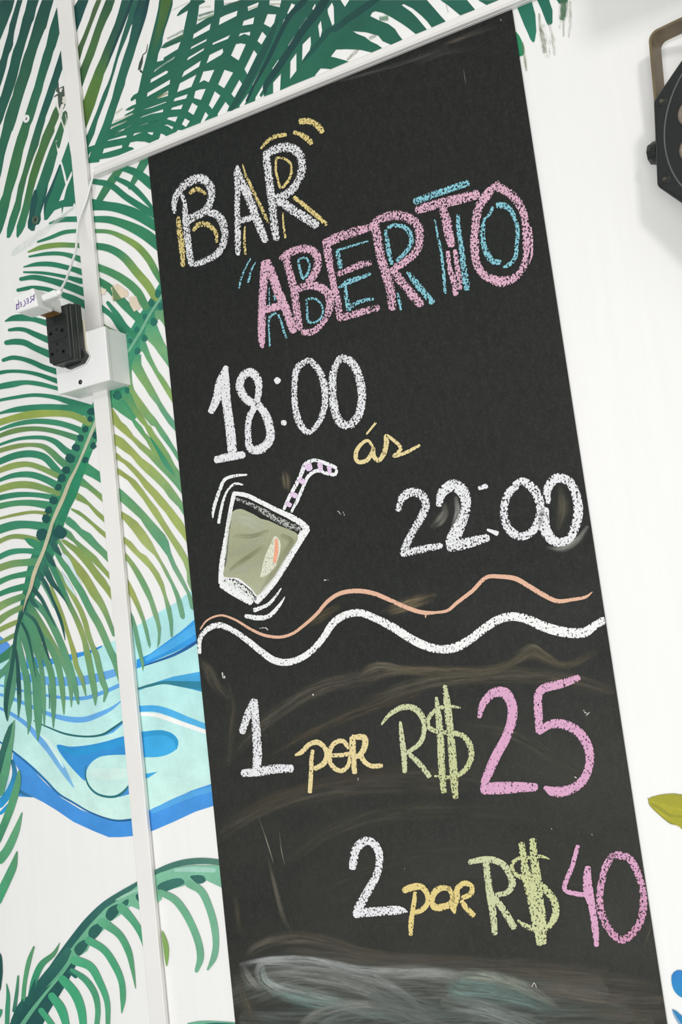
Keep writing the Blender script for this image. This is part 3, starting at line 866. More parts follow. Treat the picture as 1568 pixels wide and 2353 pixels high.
HOL = ['d 470,490 720,335 700,430 458,560', 'd 850,255 930,215 1107,150 1090,230 833,362', 'd 1248,95 1412,28 1395,100 1258,158', 'd 1190,300 1347,245 1330,345 1172,370',
       'e 290,345 345,200 470,205 440,330 390,397', 'd 1118,528 1140,480 1288,455 1280,515 1200,488', 'd 1388,590 1460,453 1522,520 1450,643', 'd 418,712 440,672 662,558 655,590',
       'd 372,875 390,828 628,688 612,725', 'd 742,620 1000,500 965,560 742,648', 'd 653,915 700,790 890,698 898,750 870,790', 'd 1008,800 1080,635 1150,622 1225,637 1120,872',
       'd 1203,995 1340,720 1387,780 1245,1072', 'd 298,1115 330,1030 577,870 550,960', 'd 230,1330 270,1200 512,1073 440,1250', 'd 550,1195 610,1030 772,1003 690,1187 620,1155', 'd 823,1215 915,1003 1042,1045 910,1272',
       'd 472,1412 495,1310 560,1288 647,1278 577,1441', 'd 1013,1355 1130,1148 1178,1220 1060,1407', 'd 688,1515 775,1313 857,1377 740,1572', 'd 178,1462 200,1415 387,1353 362,1420',
       'd 140,1582 160,1550 318,1503 292,1573', 'd 388,1605 450,1478 532,1530 470,1658', 'd 82,1715 110,1690 243,1678 208,1757', 'd 298,1790 345,1703 418,1745 360,1832', 'd 43,1805 90,1793 178,1830 160,1865 100,1818',
       'c 1140,1048 1180,990 1458,808 1440,850 1290,940', 'c 1098,1198 1110,1140 1330,1015 1362,1030 1340,1060', 'c 1048,1398 1060,1335 1387,1143 1380,1212', 'c 1200,1425 1290,1345 1360,1302 1355,1382', 'c 980,1587 1330,1462 1330,1476 1130,1550',
       'c 930,1707 1000,1670 1288,1572 1282,1615 1120,1642', 'c 893,1832 1220,1728 1216,1750 1050,1775', 'c 522,1868 532,1828 620,1790 780,1745 560,1842', 'c 463,2036 500,2015 720,1952 762,1950 755,1980', 'c 410,2214 430,2142 697,2088 690,2132',
       'c 845,1962 870,1920 985,1903 870,1950', 'c 1055,1905 1147,1905 1132,1947 1080,1930', 'c 610,1902 735,1848 720,1876', 'c 208,2240 250,2170 215,2290',
       'e 628,188 690,45 742,68 660,227', 'e 518,457 585,272 617,300 545,467', 'e 365,775 440,633 462,660 375,812', 'e 125,1222 275,953 282,982 135,1252', 'e 413,985 500,857 517,890 492,950 420,1038', 'e 640,655 735,517 743,570 652,687',
       'e 798,412 920,243 908,310 830,432', 'e 988,122 1030,50 1040,80 1005,147', 'e 1210,130 1275,32 1300,100 1307,340 1280,373 1215,190', 'e 1073,370 1115,293 1133,440 1100,563 1083,440', 'e 848,640 965,520 972,640 940,780 842,892', 'e 675,880 762,762 762,1020 668,1142',
       'e 375,3 545,3 520,105 370,70']
lat = frond('painted_lattice', 'crossing dark green leaflets making a woven lattice', [('f', OUT, [(34, 90, 76), (38, 104, 82), (38, 118, 90)], HOL)])
leaflets(lat, [
    ('s', 'c 1330,0,150 1290,200,120 1240,400,100 1180,600,80 1130,800,60', [(74, 110, 52), (64, 104, 60), (40, 104, 78)]),
    ('s', 'e 900,-40,90 850,40,90 700,185,74 600,340,66 490,565,62 380,800,60 250,1050,46 150,1230,36 50,1450,40', [(26, 66, 66)]),
    ('s', 'e 1190,-40,120 1170,10,120 1040,200,120 900,370,110 720,640,100 580,850,100 450,1040,96 350,1180,90 310,1260,70 310,1340,40', [(24, 64, 64), (28, 72, 68)]),
    ('s', 'f 420,-40,50 250,80,62 120,170,60 0,260,56 e 1250,430,80 1080,625,72 940,790,60 860,885,36', [(26, 68, 66), (28, 74, 68), (30, 84, 74)]),
    ('s', 'd 1700,250,10 1600,480,70 1500,700,90 1400,900,100 1250,1180,110 1100,1440,100 1010,1580,60', [(32, 80, 72)]),
])
leaflets(lat, [
    ('f', 'f 950,0 1190,0 1262,86 1130,138 1060,80 1010,40', [(34, 96, 80)]),
    ('f', 'f 1290,0 1560,0 1470,5 1366,44', [(34, 96, 80)]),
    ('f', 'D 85,75 60,40 180,-20 215,20 245,130 255,280 240,370 225,382 200,350 180,300 150,235', [(36, 106, 86), (40, 122, 98)]),
    ('f', 'D 262,0 240,-40 370,-40 372,10 400,90 400,205 385,222 372,216 365,232 345,200 300,80', [(34, 104, 86)]),
    ('f', 'D 440,0 430,-30 550,-30 535,10 515,25 460,32', [(34, 104, 86)]),
    ('o', 'D 72,285 100,320 125,370 145,430 140,495 108,508 60,520', [(50, 136, 90), (30, 130, 92)]),
])
Lr = Layer()
for s_, c_, k_ in (('D 505,-10,110 500,90,100 485,180,70', (54, 110, 76), 0.42), ('D 280,120,30 290,240,60 315,360,80 330,480,70', (112, 120, 84), 0.49), ('D 370,200,50 400,330,60 420,500,50', (120, 128, 96), 0.52),
                   ('D 560,10,50 560,200,60 545,340,30', (120, 126, 92), 0.52), ('D 500,170,50 500,330,26', (110, 120, 70), 0.51), ('D 130,380,40 150,520,50 165,640,30', (128, 132, 86), 0.49), ('D 510,0,200 500,120,190 470,260,120', (116, 124, 92), 0.55),
                   ('D 300,220,140 330,350,170 360,520,120', (120, 124, 96), 0.55),
                   ('d 60,640,50 330,500,60', (90, 130, 96), .47), ('d 90,560,70 330,440,80', (60, 116, 84), .5), ('d 150,150,30 420,20,30', (110, 120, 84), .52), ('d 540,230,70 760,160,60', (60, 110, 84), .46), ('d 530,290,50 760,210,50', (150, 180, 150), .4), ('d 560,110,60 720,90,60', (120, 130, 100), .54),
                   ('d 910,60,30 1130,15,30', (110, 120, 84), .48), ('d 1260,130,40 1400,80,50', (130, 140, 90), .5), ('e 380,60,80 530,60,80', (130, 134, 100), .5), ('c 560,1760,60 860,1640,60', (150, 168, 120), .5), ('c 530,1840,40 760,1740,24', (150, 168, 120), .48),
                   ('c 1180,1000,60 1450,830,50', (60, 130, 96), .48), ('c 600,1640,60 700,1560,60', (170, 180, 140), .5), ('c 1200,1410,50 1350,1340,60', (140, 150, 96), .45), ('f 110,540,60 210,440,60', (110, 120, 84), .5), ('f 310,350,60 370,310,60', (70, 110, 84), .5),
                   ('f 400,170,60 480,160,70', (110, 150, 124), .4), ('f 1000,30,16 1020,110,20', (110, 116, 90), .5), ('c 600,1950,16 830,1800,16', (140, 170, 140), .46)):
    Layer().stroke(s_, [c_], lay(), k_, False).build('dry_brush_mark', DRY, wall)

# curling leaflets between trunking and chalkboard, and their ends left of the trunking
f3_ = frond('painted_frond', 'large curling palm frond with a pale midrib', [
    ('s', 'C 1900,-150,150 1740,60,170 1600,290,180 1480,480,190 1400,620,190 1330,760,170 1270,900,150 1180,1100,160 G 700,330,150 640,470,140 600,560,140 540,690,150 480,830,150 430,960,150 390,1090,150 350,1200,160 H 310,230,150 270,330,140 230,450,110 190,570,80 150,700,50 120,830,40 95,960,34', [(58, 140, 110), (58, 140, 110), (72, 150, 110), (56, 138, 100), (48, 124, 96), (44, 110, 90)]),
    ('o', 'G 790,140 930,125 952,190 1000,300 965,358 900,322 830,282 790,240', [(60, 146, 112), (78, 156, 108)]),
])
B_ = [
    ('s', 'B 845,100,40 800,160,52 740,245,52 680,345,40', [(74, 132, 92), (56, 124, 88)]),
    ('s', 'B 1015,40,60 960,140,48 900,245,26', [(52, 122, 92), (66, 134, 96)]),
    ('s', 'B 830,105,36 930,135,52 1060,228,70', [G1]),
    ('s', 'B 640,200,36 760,225,42 880,315,44 1080,440,48', [G1]),
    ('s', 'B 800,178,28 900,228,40 980,300,36 1070,405,20', [G1]),
    ('s', 'B 560,350,80 640,362,78 740,372,62 820,385,66 950,432,72 1090,520,62', [(38, 118, 90), (46, 128, 94)]),
    ('s', 'B 345,492,14 430,467,34 520,463,38 650,463,42 760,468,50 880,505,62 1000,565,76 1110,650,76', [(42, 124, 92), (48, 128, 96), (56, 132, 92), (48, 124, 94)]),
    ('s', 'B 262,620,14 350,590,24 440,555,28 525,545,26 660,545,28 760,552,28 850,588,36 950,650,46 1030,740,48 1080,830,44 1125,915,30', [(42, 124, 92), (60, 136, 96), (128, 158, 80), (60, 134, 92)]),
    ('s', 'B 195,690,10 290,658,34 400,642,36 530,645,34 670,650,46 760,668,50 850,720,54 950,835,56 1030,930,56 1075,1010,46', [(118, 152, 78), (120, 152, 78), (48, 124, 92), (60, 134, 96), (132, 160, 84), (134, 162, 88)]),
    ('s', 'B 202,722,12 330,702,26 440,705,28 540,735,40 690,800,48 780,838,52 860,885,56 950,965,58 1010,1070,52', [G1, (56, 132, 96), (80, 144, 96), (84, 146, 98)]),
    ('s', 'B 165,794,8 250,776,28 360,776,34 470,800,34 560,828,40 700,900,48 770,950,56 850,1040,62 930,1120,60 1000,1190,60', [G1, (44, 124, 92), (62, 132, 90), (60, 138, 104)]),
    ('s', 'B 165,830,12 300,836,20 440,860,24 560,892,40', [G1]),
    ('s', 'B 145,878,26 230,866,34 350,888,40 470,925,52 580,968,56', [G1, (44, 122, 92)]),
    ('s', 'B 125,955,24 220,938,28 330,950,30 400,975,34 500,1012,46 600,1062,50', [G1]),
    ('s', 'C 55,438,14 130,410,56 230,403,70 340,418,52 500,465,62', [G1, (50, 132, 100)]),
    ('s', 'C 95,530,30 180,520,40 260,530,44 350,570,54 500,635,66', [G1]),
    ('s', 'C 66,660,48 150,650,60 250,660,62 350,710,62 520,785,72', [G1, (48, 130, 100)]),
    ('s', 'C 34,840,36 120,815,44 220,825,44 330,860,50 440,910,54 600,965,60', [G1]),
    ('s', 'C -30,975,40 100,955,34 250,960,34 380,985,40 600,1060,50', [G1]),
    ('s', 'C -30,1120,56 120,1090,64 260,1070,46 400,1085,46 620,1140,36', [G1, (56, 138, 104)]),
    ('s', 'C -30,1260,28 150,1225,34 350,1200,36 550,1220,44 720,1270,62 920,1330,70', [G1, (52, 134, 102)]),
    ('s', 'C 1030,290,60 1150,385,50 1230,500,54 1300,590,40', [(48, 128, 96)]),
    ('s', 'C 1110,250,36 1210,380,56 1290,500,60 1400,600,60', [(52, 132, 98)]),
    ('s', 'C 1030,470,50 1100,510,40 1250,575,20', [(96, 136, 84)]),
    ('s', 'G -20,318,14 120,285,38 300,273,52 480,282,62 680,300,80', [G1, G2]),
    ('s', 'G -20,385,46 100,347,48 220,322,56 380,312,48 520,325,48 640,380,50', [(122, 148, 76), (146, 166, 82), (150, 168, 80), (128, 158, 90)]),
    ('s', 'G -20,438,18 120,390,30 260,370,36 400,380,40 500,405,40 610,450,50', [G1, (56, 136, 102), (64, 140, 104)]),
    ('s', 'G -20,482,28 100,440,38 220,424,34 330,430,34 430,452,36 580,500,46', [G1, (110, 140, 80), (64, 140, 104)]),
    ('s', 'G -20,546,18 120,500,22 230,487,26 330,492,30 400,520,40 470,580,48 560,640,60', [G1, (60, 138, 104)]),
    ('s', 'G -20,588,32 120,550,34 220,540,28 310,552,36 370,592,44 430,650,50 510,710,60', [G1, (130, 150, 84), (60, 138, 104)]),
    ('s', 'G -20,668,44 120,615,48 230,605,50 320,630,50 380,690,50 450,780,60', [G1, (48, 130, 98), (60, 138, 104)]),
    ('s', 'G -20,732,36 100,690,44 200,680,38 290,705,38 420,765,40', [(146, 164, 88), (146, 164, 88), (116, 152, 92)]),
    ('s', 'G -20,802,24 100,760,36 220,755,44 320,785,46 440,850,54', [G1, (60, 138, 104)]),
    ('s', 'G -20,866,46 110,830,50 220,830,50 320,855,44 420,890,40', [(140, 160, 82), (142, 162, 86), (116, 152, 92)]),
    ('s', 'G -20,926,38 120,900,38 250,900,34 390,920,40', [G1, (60, 138, 104)]),
    ('s', 'G -20,986,42 120,960,40 240,960,46 390,985,64', [(64, 138, 96), (80, 146, 98), (60, 138, 104)]),
    ('s', 'G -20,1076,16 130,1040,22 240,1025,22 350,1035,26', [(138, 156, 86)]),
    ('s', 'G -20,1156,60 100,1120,60 200,1115,54 350,1135,66', [(62, 140, 104), (58, 138, 104)]),
    ('s', 'H -20,146,32 80,105,32 160,105,36 270,130,40', [(140, 160, 88), (126, 154, 90)]),
    ('s', 'H 180,120,10 220,140,50 260,160,60', [(58, 138, 100)]),
    ('s', 'H -20,258,38 80,215,40 180,206,36 280,215,46', [G2]),
    ('s', 'H -20,336,48 90,300,50 190,290,50 260,285,60', [(142, 162, 92), (142, 162, 92), (70, 144, 104)]),
    ('s', 'H -20,438,40 80,395,36 180,375,42 240,365,50', [(136, 156, 90), (70, 142, 96), (52, 132, 98)]),
    ('s', 'H -20,526,34 70,490,40 150,470,46 220,455,50', [(54, 134, 98)]),
    ('s', 'H -20,618,54 60,575,50 160,537,46', [(136, 158, 92), (150, 168, 96), (90, 148, 100)]),
    ('s', 'H -20,718,50 60,660,42 150,615,40', [(134, 156, 88), (116, 152, 94)]),
    ('s', 'H -20,786,34 60,745,36 140,710,30', [(140, 160, 90)]),
    ('s', 'H -20,880,18 50,842,30 120,805,30', [(140, 160, 90), (116, 152, 94)]),
    ('s', 'H 110,895,50 50,955,60 -20,1000,50', [(60, 128, 96)]),
    ('s', 'H 90,1000,40 40,1060,44 -20,1120,40', [(84, 146, 112)]),
    # right of the trunking
    ('f', 'k 690,480 850,470 900,500 900,850 865,765 800,655 755,605 700,640', [(104, 160, 120), (124, 164, 100)]),
    ('f', 'k 560,700 690,640 722,700 755,790 830,960 910,1090 980,1200 980,1450 935,1388 870,1285 800,1190 740,1110 680,1020 592,935 540,850', [(72, 152, 116), (122, 172, 120), (84, 160, 122)]),
    ('f', 'k 470,900 555,960 570,1000 632,1170 690,1290 742,1390 830,1500 910,1630 990,1770 1040,1850 1040,2010 975,1895 850,1690 730,1490 640,1330 560,1200 514,1105 470,1080', [(72, 152, 116), (120, 166, 104), (156, 178, 96)]),
    ('f', 'k 400,1150 485,1140 482,1200 488,1295 540,1400 590,1500 680,1660 780,1850 880,2010 1020,2190 1090,2280 1090,2420 1035,2330 900,2180 780,2000 720,1890 620,1770 540,1640 440,1500 368,1390 330,1330', [(70, 150, 112), (132, 168, 104), (100, 160, 124), (96, 160, 130)]),
    ('f', 'k 260,1300 345,1330 340,1420 350,1560 378,1665 430,1750 520,1870 620,2010 700,2100 m 610,0 680,100 740,200 815,320 870,410 870,480 830,425 720,250 660,170 600,90 545,0 k 630,2200 540,2090 440,1980 390,1870 342,1742 300,1700 280,1560', [(64, 148, 112), (140, 168, 96), (96, 158, 116), (92, 156, 122)]),
    ('f', 'k 200,1700 330,1720 345,1760 388,1900 440,1985 530,2090 m 470,-20 500,0 545,80 620,180 700,300 760,420 850,540 850,650 780,575 720,500 640,390 560,250 500,135 435,0 k 460,2140 380,2030 310,1920 260,1850 188,1790', [(66, 148, 108), (140, 166, 90), (120, 160, 100), (96, 156, 116)]),
    ('f', 'k 20,1640 180,1680 190,1800 260,1900 320,1980 375,2100 430,2160 m 400,0 440,70 500,130 560,250 700,440 790,570 860,655 875,780 770,640 680,540 600,440 515,272 450,150 400,90 330,0 k 350,2140 260,2080 160,2010 80,1935 20,1900', [(64, 148, 110), (86, 158, 108), (146, 166, 90), (96, 158, 118)]),
    ('f', 'k 20,1900 90,2000 185,2150 250,2200 360,2340 m 290,80 400,180 515,272 620,362 720,462 790,575 875,680 880,785 770,640 680,540 560,420 470,320 380,240 300,150 190,60 110,-10 k 100,2210 20,2150', [OL, (156, 172, 94), (110, 160, 108), (96, 156, 116)]),
    ('f', 'm 60,60 130,92 200,130 300,230 400,340 520,430 620,530 700,620 780,730 900,905 910,1040 800,870 700,770 640,680 540,580 450,500 370,420 290,320 200,260 135,210 60,180', [OL, (160, 176, 98), (130, 168, 110), (88, 152, 118)]),
    ('f', 'm 90,260 150,300 190,340 280,400 370,490 470,600 570,700 650,790 740,900 840,1030 930,1190 940,1330 840,1180 740,1050 660,930 580,840 520,760 430,660 370,570 290,480 210,400 150,365 90,330', [OL, (158, 174, 98), (156, 174, 98)]),
    ('f', 'm 100,430 165,462 230,510 330,580 420,690 480,780 570,890 660,1040 750,1180 840,1310 930,1470 980,1560 1000,1900 960,1820 930,1760 895,1680 890,1570 850,1460 770,1330 690,1200 600,1060 510,930 420,790 330,680 250,580 165,525 100,490', [OL, (156, 174, 98), (152, 172, 106), (100, 158, 122)]),
    ('f', 'm 120,640 180,682 300,790 400,890 480,980 560,1070 650,1170 690,1240 720,1370 770,1490 840,1620 910,1770 960,1880 968,1960 955,1985 930,1965 890,1800 820,1680 740,1540 680,1400 600,1290 520,1190 440,1080 390,1000 280,900 190,822 120,760', [(84, 150, 108), (112, 162, 110), (92, 156, 122), (124, 166, 130), (104, 160, 126)]),
    ('f', 'm 140,900 205,930 270,970 350,1030 440,1140 510,1250 560,1350 610,1440 680,1560 750,1700 800,1800 840,1910 868,2030 866,2075 845,2085 820,2060 800,1980 770,1850 720,1710 660,1600 600,1480 540,1390 480,1340 400,1260 300,1120 215,1020 140,950', [OL, (164, 178, 108), (110, 162, 120), (108, 158, 126)]),
    ('f', 'm 160,1150 230,1207 290,1250 380,1360 450,1400 520,1490 590,1590 640,1700 670,1830 720,1970 742,2100 738,2270 722,2285 715,2260 700,2120 670,1980 640,1840 600,1730 540,1620 480,1530 380,1430 300,1350 235,1280 160,1215', [OL, (160, 176, 104), (150, 170, 104), (106, 158, 118), (104, 158, 130)]),
    ('f', 'm 190,1330 250,1390 330,1490 390,1580 440,1670 490,1770 540,1910 580,2030 612,2180 600,2340 570,2400 580,2240 560,2130 520,2020 480,1890 430,1790 370,1670 310,1560 255,1470 190,1390', [OL, (106, 158, 110), (126, 164, 120), (104, 158, 130)]),
    ('f', 'm 220,1600 275,1690 330,1800 380,1920 430,2060 470,2200 500,2353 492,2400 470,2353 430,2200 400,2090 340,1950 295,1860 220,1740', [OL, (156, 168, 92), (106, 156, 118), (102, 156, 126)]),
    ('f', 'm 260,1960 315,2060 350,2170 390,2353 430,2560 418,2650 340,2353 320,2240', [(96, 150, 116), (108, 158, 120)]),
    # left of the trunking, right side of the midrib
    ('f', 'n 1020,-30 1100,40 1225,130 1320,200 1320,310 1240,265 1130,200 1025,150 980,120', [(58, 140, 100), (70, 148, 108)]),
    ('f', 'n 960,200 1020,210 1110,290 1260,415 1320,460 1320,545 1265,505 1150,400 1060,330 985,302 950,300', [(66, 144, 100), OL]),
    ('f', 'n 930,390 962,390 1020,430 1100,510 1180,590 1280,680 1340,730 1340,800 1285,755 1180,660 1080,540 1000,500 930,472', [(120, 156, 90), OL]),
    ('f', 'n 870,575 970,610 1050,670 1130,740 1250,840 1340,915 1340,980 1220,880 1120,780 1000,680 875,600', [(116, 154, 86), OL]),
    ('f', 'n 790,690 845,680 920,740 1000,830 1110,890 1200,1000 1320,1120 1370,1160 1370,1285 1250,1160 1130,1050 1000,930 920,850 805,765', [(72, 148, 108), (88, 152, 112), (110, 156, 104)]),
    ('f', 'n 760,800 800,822 870,870 930,960 1050,1060 1180,1170 1270,1290 1390,1430 1390,1500 1260,1360 1140,1240 1000,1100 900,990 800,920', [(74, 146, 106), (128, 158, 92), OL]),
    ('f', 'n 740,960 800,965 870,1010 980,1070 1080,1170 1170,1300 1290,1450 1390,1620 1400,1745 1280,1580 1180,1460 1080,1320 1000,1220 900,1110 780,1010', [(128, 156, 88), OL]),
    ('s', 'n 710,960,30 800,1110,56 900,1240,84 1000,1370,104 1080,1490,104 1155,1620,104 1235,1740,84 1295,1860,66 1340,1970,56 1400,2130,46', [(90, 150, 104), OL, OL, (130, 158, 100), (96, 150, 112)]),
    ('s', 'n 690,1120,56 760,1240,66 850,1360,78 920,1485,78 995,1600,84 1065,1740,84 1130,1865,86 1200,1985,86 1260,2110,84 1350,2320,80 H 830,1000,52 880,1160,42', [(72, 148, 106), (92, 154, 110), (84, 150, 110), (112, 158, 110), (96, 154, 116), (112, 156, 104)]),
    ('s', 'n 620,1220,40 700,1345,50 775,1470,52 855,1590,56 925,1710,58 990,1835,60 1045,1980,62 1080,2115,60 1130,2260,58 H 690,950,42 715,1050,42 740,1150,42 I 720,80,32 706,152,12', [(72, 148, 106), (142, 164, 94), (142, 164, 94), (110, 156, 110), (104, 158, 124)]),
    ('s', 'n 610,1240,66 700,1420,72 780,1600,62 850,1760,60 920,1900,60 980,2040,64 1035,2200,62 H 630,950,46 650,1050,46 670,1160,46 I 645,110,34 648,178,8', [(60, 136, 102), (66, 134, 100), (142, 162, 92), (110, 156, 104), (104, 158, 124)]),
    ('s', 'n 612,1500,12 655,1620,40 715,1770,44 765,1900,44 815,2060,44 860,2200,46 H 533,950,36 548,1030,34 590,1130,32 I 583,112,8', [(134, 158, 90), (146, 164, 84), (150, 164, 90), (104, 156, 118)]),
    ('s', 'H 230,560,44 330,660,50 400,790,50 460,930,48 505,1050,44 540,1190,42 I 532,168,14', [(70, 138, 102), (90, 148, 108), (92, 150, 112), (100, 156, 122)]),
    ('s', 'H 210,600,50 310,760,46 400,920,46 470,1040,40 500,1129,36 I 482,90,26 485,190,6', [(64, 132, 100), (120, 154, 94), (98, 150, 116), (108, 158, 120)]),
    ('s', 'H 190,660,50 280,800,50 360,900,46 410,1010,44 438,1129,42 I 428,120,30 434,240,8', [(70, 138, 102), (96, 150, 110), (110, 156, 110)]),
    ('s', 'H 170,690,50 250,830,48 320,960,46 360,1060,44 374,1129,44 I 362,160,38 362,330,8', [(74, 140, 106), (92, 148, 106), (96, 152, 120)]),
    ('s', 'H 150,710,50 220,850,48 280,980,40 300,1080,32 307,1129,30 I 298,160,26 300,322,8', [(64, 132, 100), (96, 150, 114), (98, 154, 120)]),
    ('s', 'H 140,750,56 190,880,54 225,1000,54 250,1090,58 260,1129,62 I 256,180,60 260,320,40 256,420,6', [(84, 146, 112), (80, 142, 108), (86, 148, 114), (94, 152, 118)]),
    ('s', 'H 120,820,40 150,950,42 175,1060,48 191,1129,48 I 192,180,46 198,280,30 190,375,6', [(88, 150, 116), (84, 146, 112), (98, 156, 124)]),
    ('s', 'H 105,930,30 125,1030,30 132,1129,30 I 130,130,28 124,262,8', [(58, 122, 96), DT, (80, 140, 112)]),
    ('s', 'H 95,930,40 85,1040,60 75,1129,84 I 60,120,70 48,200,46 50,285,8', [(84, 142, 112), (84, 146, 114), (92, 150, 118)]),
]
leaflets(f3_, B_)
sk = frond('painted_stem_shading', 'dark teal brushwork and bead marks along the midrib', [
    ('s', 'n 670,780,8 640,900,14 560,1080,14 500,1230,16 430,1420,20 370,1620,30 300,1800,40 240,1960,44 200,2100,40 170,2353,50 H 80,1080,30 60,1180,36 I 40,200,26 48,280,8', [DT, (40, 94, 84), DT, (42, 92, 82), DT]),
    ('s', 'n 720,850,90 690,930,90 660,970,50', [(44, 100, 88)]), ('s', 'n 640,1000,60 690,1080,70 745,1150,24', [(48, 104, 92), DT]), ('s', 'n 570,1130,50 630,1230,70 675,1290,24', [(44, 104, 90), DT]),
    ('s', 'n 520,1230,50 580,1370,80 640,1490,64 720,1590,40 840,1770,5', [(60, 126, 104), (44, 94, 86), DT, (48, 104, 88)]),
    ('s', 'n 460,1370,60 560,1520,60 620,1650,44 700,1830,40 760,2000,36 800,2200,5', [(52, 110, 96), DT, DT, (44, 96, 84)]),
    ('s', 'n 500,1480,24 580,1620,22 660,1790,18', [(96, 150, 122)]), ('s', 'n 400,1560,60 500,1680,44 590,1850,36 680,2030,10', [DT, (50, 106, 92)]), ('s', 'n 400,1700,30 480,1790,34 560,1920,24', [(84, 144, 116)]),
    ('s', 'n 350,1640,50 430,1760,50 470,1790,20', [(44, 100, 90)]), ('s', 'n 310,1860,40 420,1950,40 500,2110,40 560,2300,30 H 355,990,8', [(52, 108, 94), DT, DT]), ('s', 'n 270,1990,30 330,2110,36 370,2250,30 H 258,1110,6', [DT, (44, 104, 88)]),
    ('s', 'H 115,930,18 128,1040,22 132,1129,18 I 128,100,14', [DT]), ('s', 'I 328,40,5 335,120,6 336,200,7', [(66, 126, 104)]),
    ('s', 'G 640,600,30 590,700,60 560,780,60 520,900,60 480,990,50 450,1070,50', [(46, 142, 100), (44, 134, 98), (42, 128, 94)]),
    ('s', 'H 440,215,4 480,260,26 530,350,22 585,450,6', [(210, 226, 228)]), ('s', 'H 440,350,4 490,440,26 545,530,6', [(200, 220, 222)]),
    ('s', 'G 1085,490,8 1140,580,26 1200,680,36 1260,760,10', [(44, 138, 98), (80, 150, 116)]),
] + [('o', 'G ' + ' '.join('%.0f,%.0f' % (x + r * math.cos(q * .9 + x) * (1 + .18 * math.sin(3 * q + y)), y + r * math.sin(q * .9 + x) * (1 + .18 * math.cos(2 * q + x))) for q in range(7)), [(30, 84, 80)])
     for x, y, r in ((660, 300, 32), (650, 355, 22), (615, 428, 25), (580, 492, 26), (548, 560, 30), (505, 638, 36), (478, 722, 32), (445, 780, 32), (420, 845, 26), (385, 940, 32), (350, 1010, 28), (330, 1072, 32), (300, 1185, 42), (690, 470, 28), (670, 545, 24), (615, 650, 24), (430, 1170, 48), (845, 185, 30))]
   + [('o', 'k ' + ' '.join('%.0f,%.0f' % (x + r * math.cos(q * .9 + x) * (1 + .2 * math.sin(3 * q + y)), y + 1.3 * r * math.sin(q * .9 + x)) for q in range(7)), [(40, 110, 94)])
     for x, y, r in ((640, 365, 46), (780, 420, 44), (545, 580, 42), (675, 650, 52), (420, 770, 40), (535, 895, 44), (428, 1090, 44), (320, 935, 32), (130, 1750, 56), (280, 1680, 36), (740, 230, 50))]
   + [('s', 'k 860,140,40 800,260,44 720,380,38 600,570,42 500,760,44 380,960,46 300,1090,44', [(124, 176, 146), (108, 166, 136)]),
      ('s', 'G 705,340,26 660,450,24 n 950,60,32 850,260,44 780,440,48 690,640,48 640,760,40 590,930,46 530,1110,44 470,1250,48 420,1380,48 370,1570,42 320,1700,24 280,1850,5', [(176, 190, 164), (184, 188, 160), (196, 190, 160), (186, 190, 158), (200, 190, 158), (190, 184, 150)])])
frond('tape_residue', 'beige squares of old tape residue', [
    ('f', 'C 1140,95 1205,52 1315,130 1322,180 1250,205 1150,222 1160,160', [(224, 208, 184)]), ('f', 'C 1322,192 1402,180 1450,300 1380,342 1338,270', [(222, 208, 186)]), ('f', 'C 1035,95 1095,110 1080,165 1040,160', [(228, 218, 200)]),
    ('f', 'C 1150,60 1240,190 1255,205 1170,235', [(116, 140, 96)])])
Lr = Layer()
for s_, c_, k_ in (('b 300,2400,260 600,2180,260 900,1960,200 1300,1640,120', (222, 231, 227), .5), ('b 600,2280,40 800,2060,50', (190, 200, 192), .62), ('b 1150,1760,80 1300,1640,60', (196, 216, 206), .5)):
    Layer().stroke(s_, [c_], lay(), k_, True).build('paint_wash', DRY, wall)

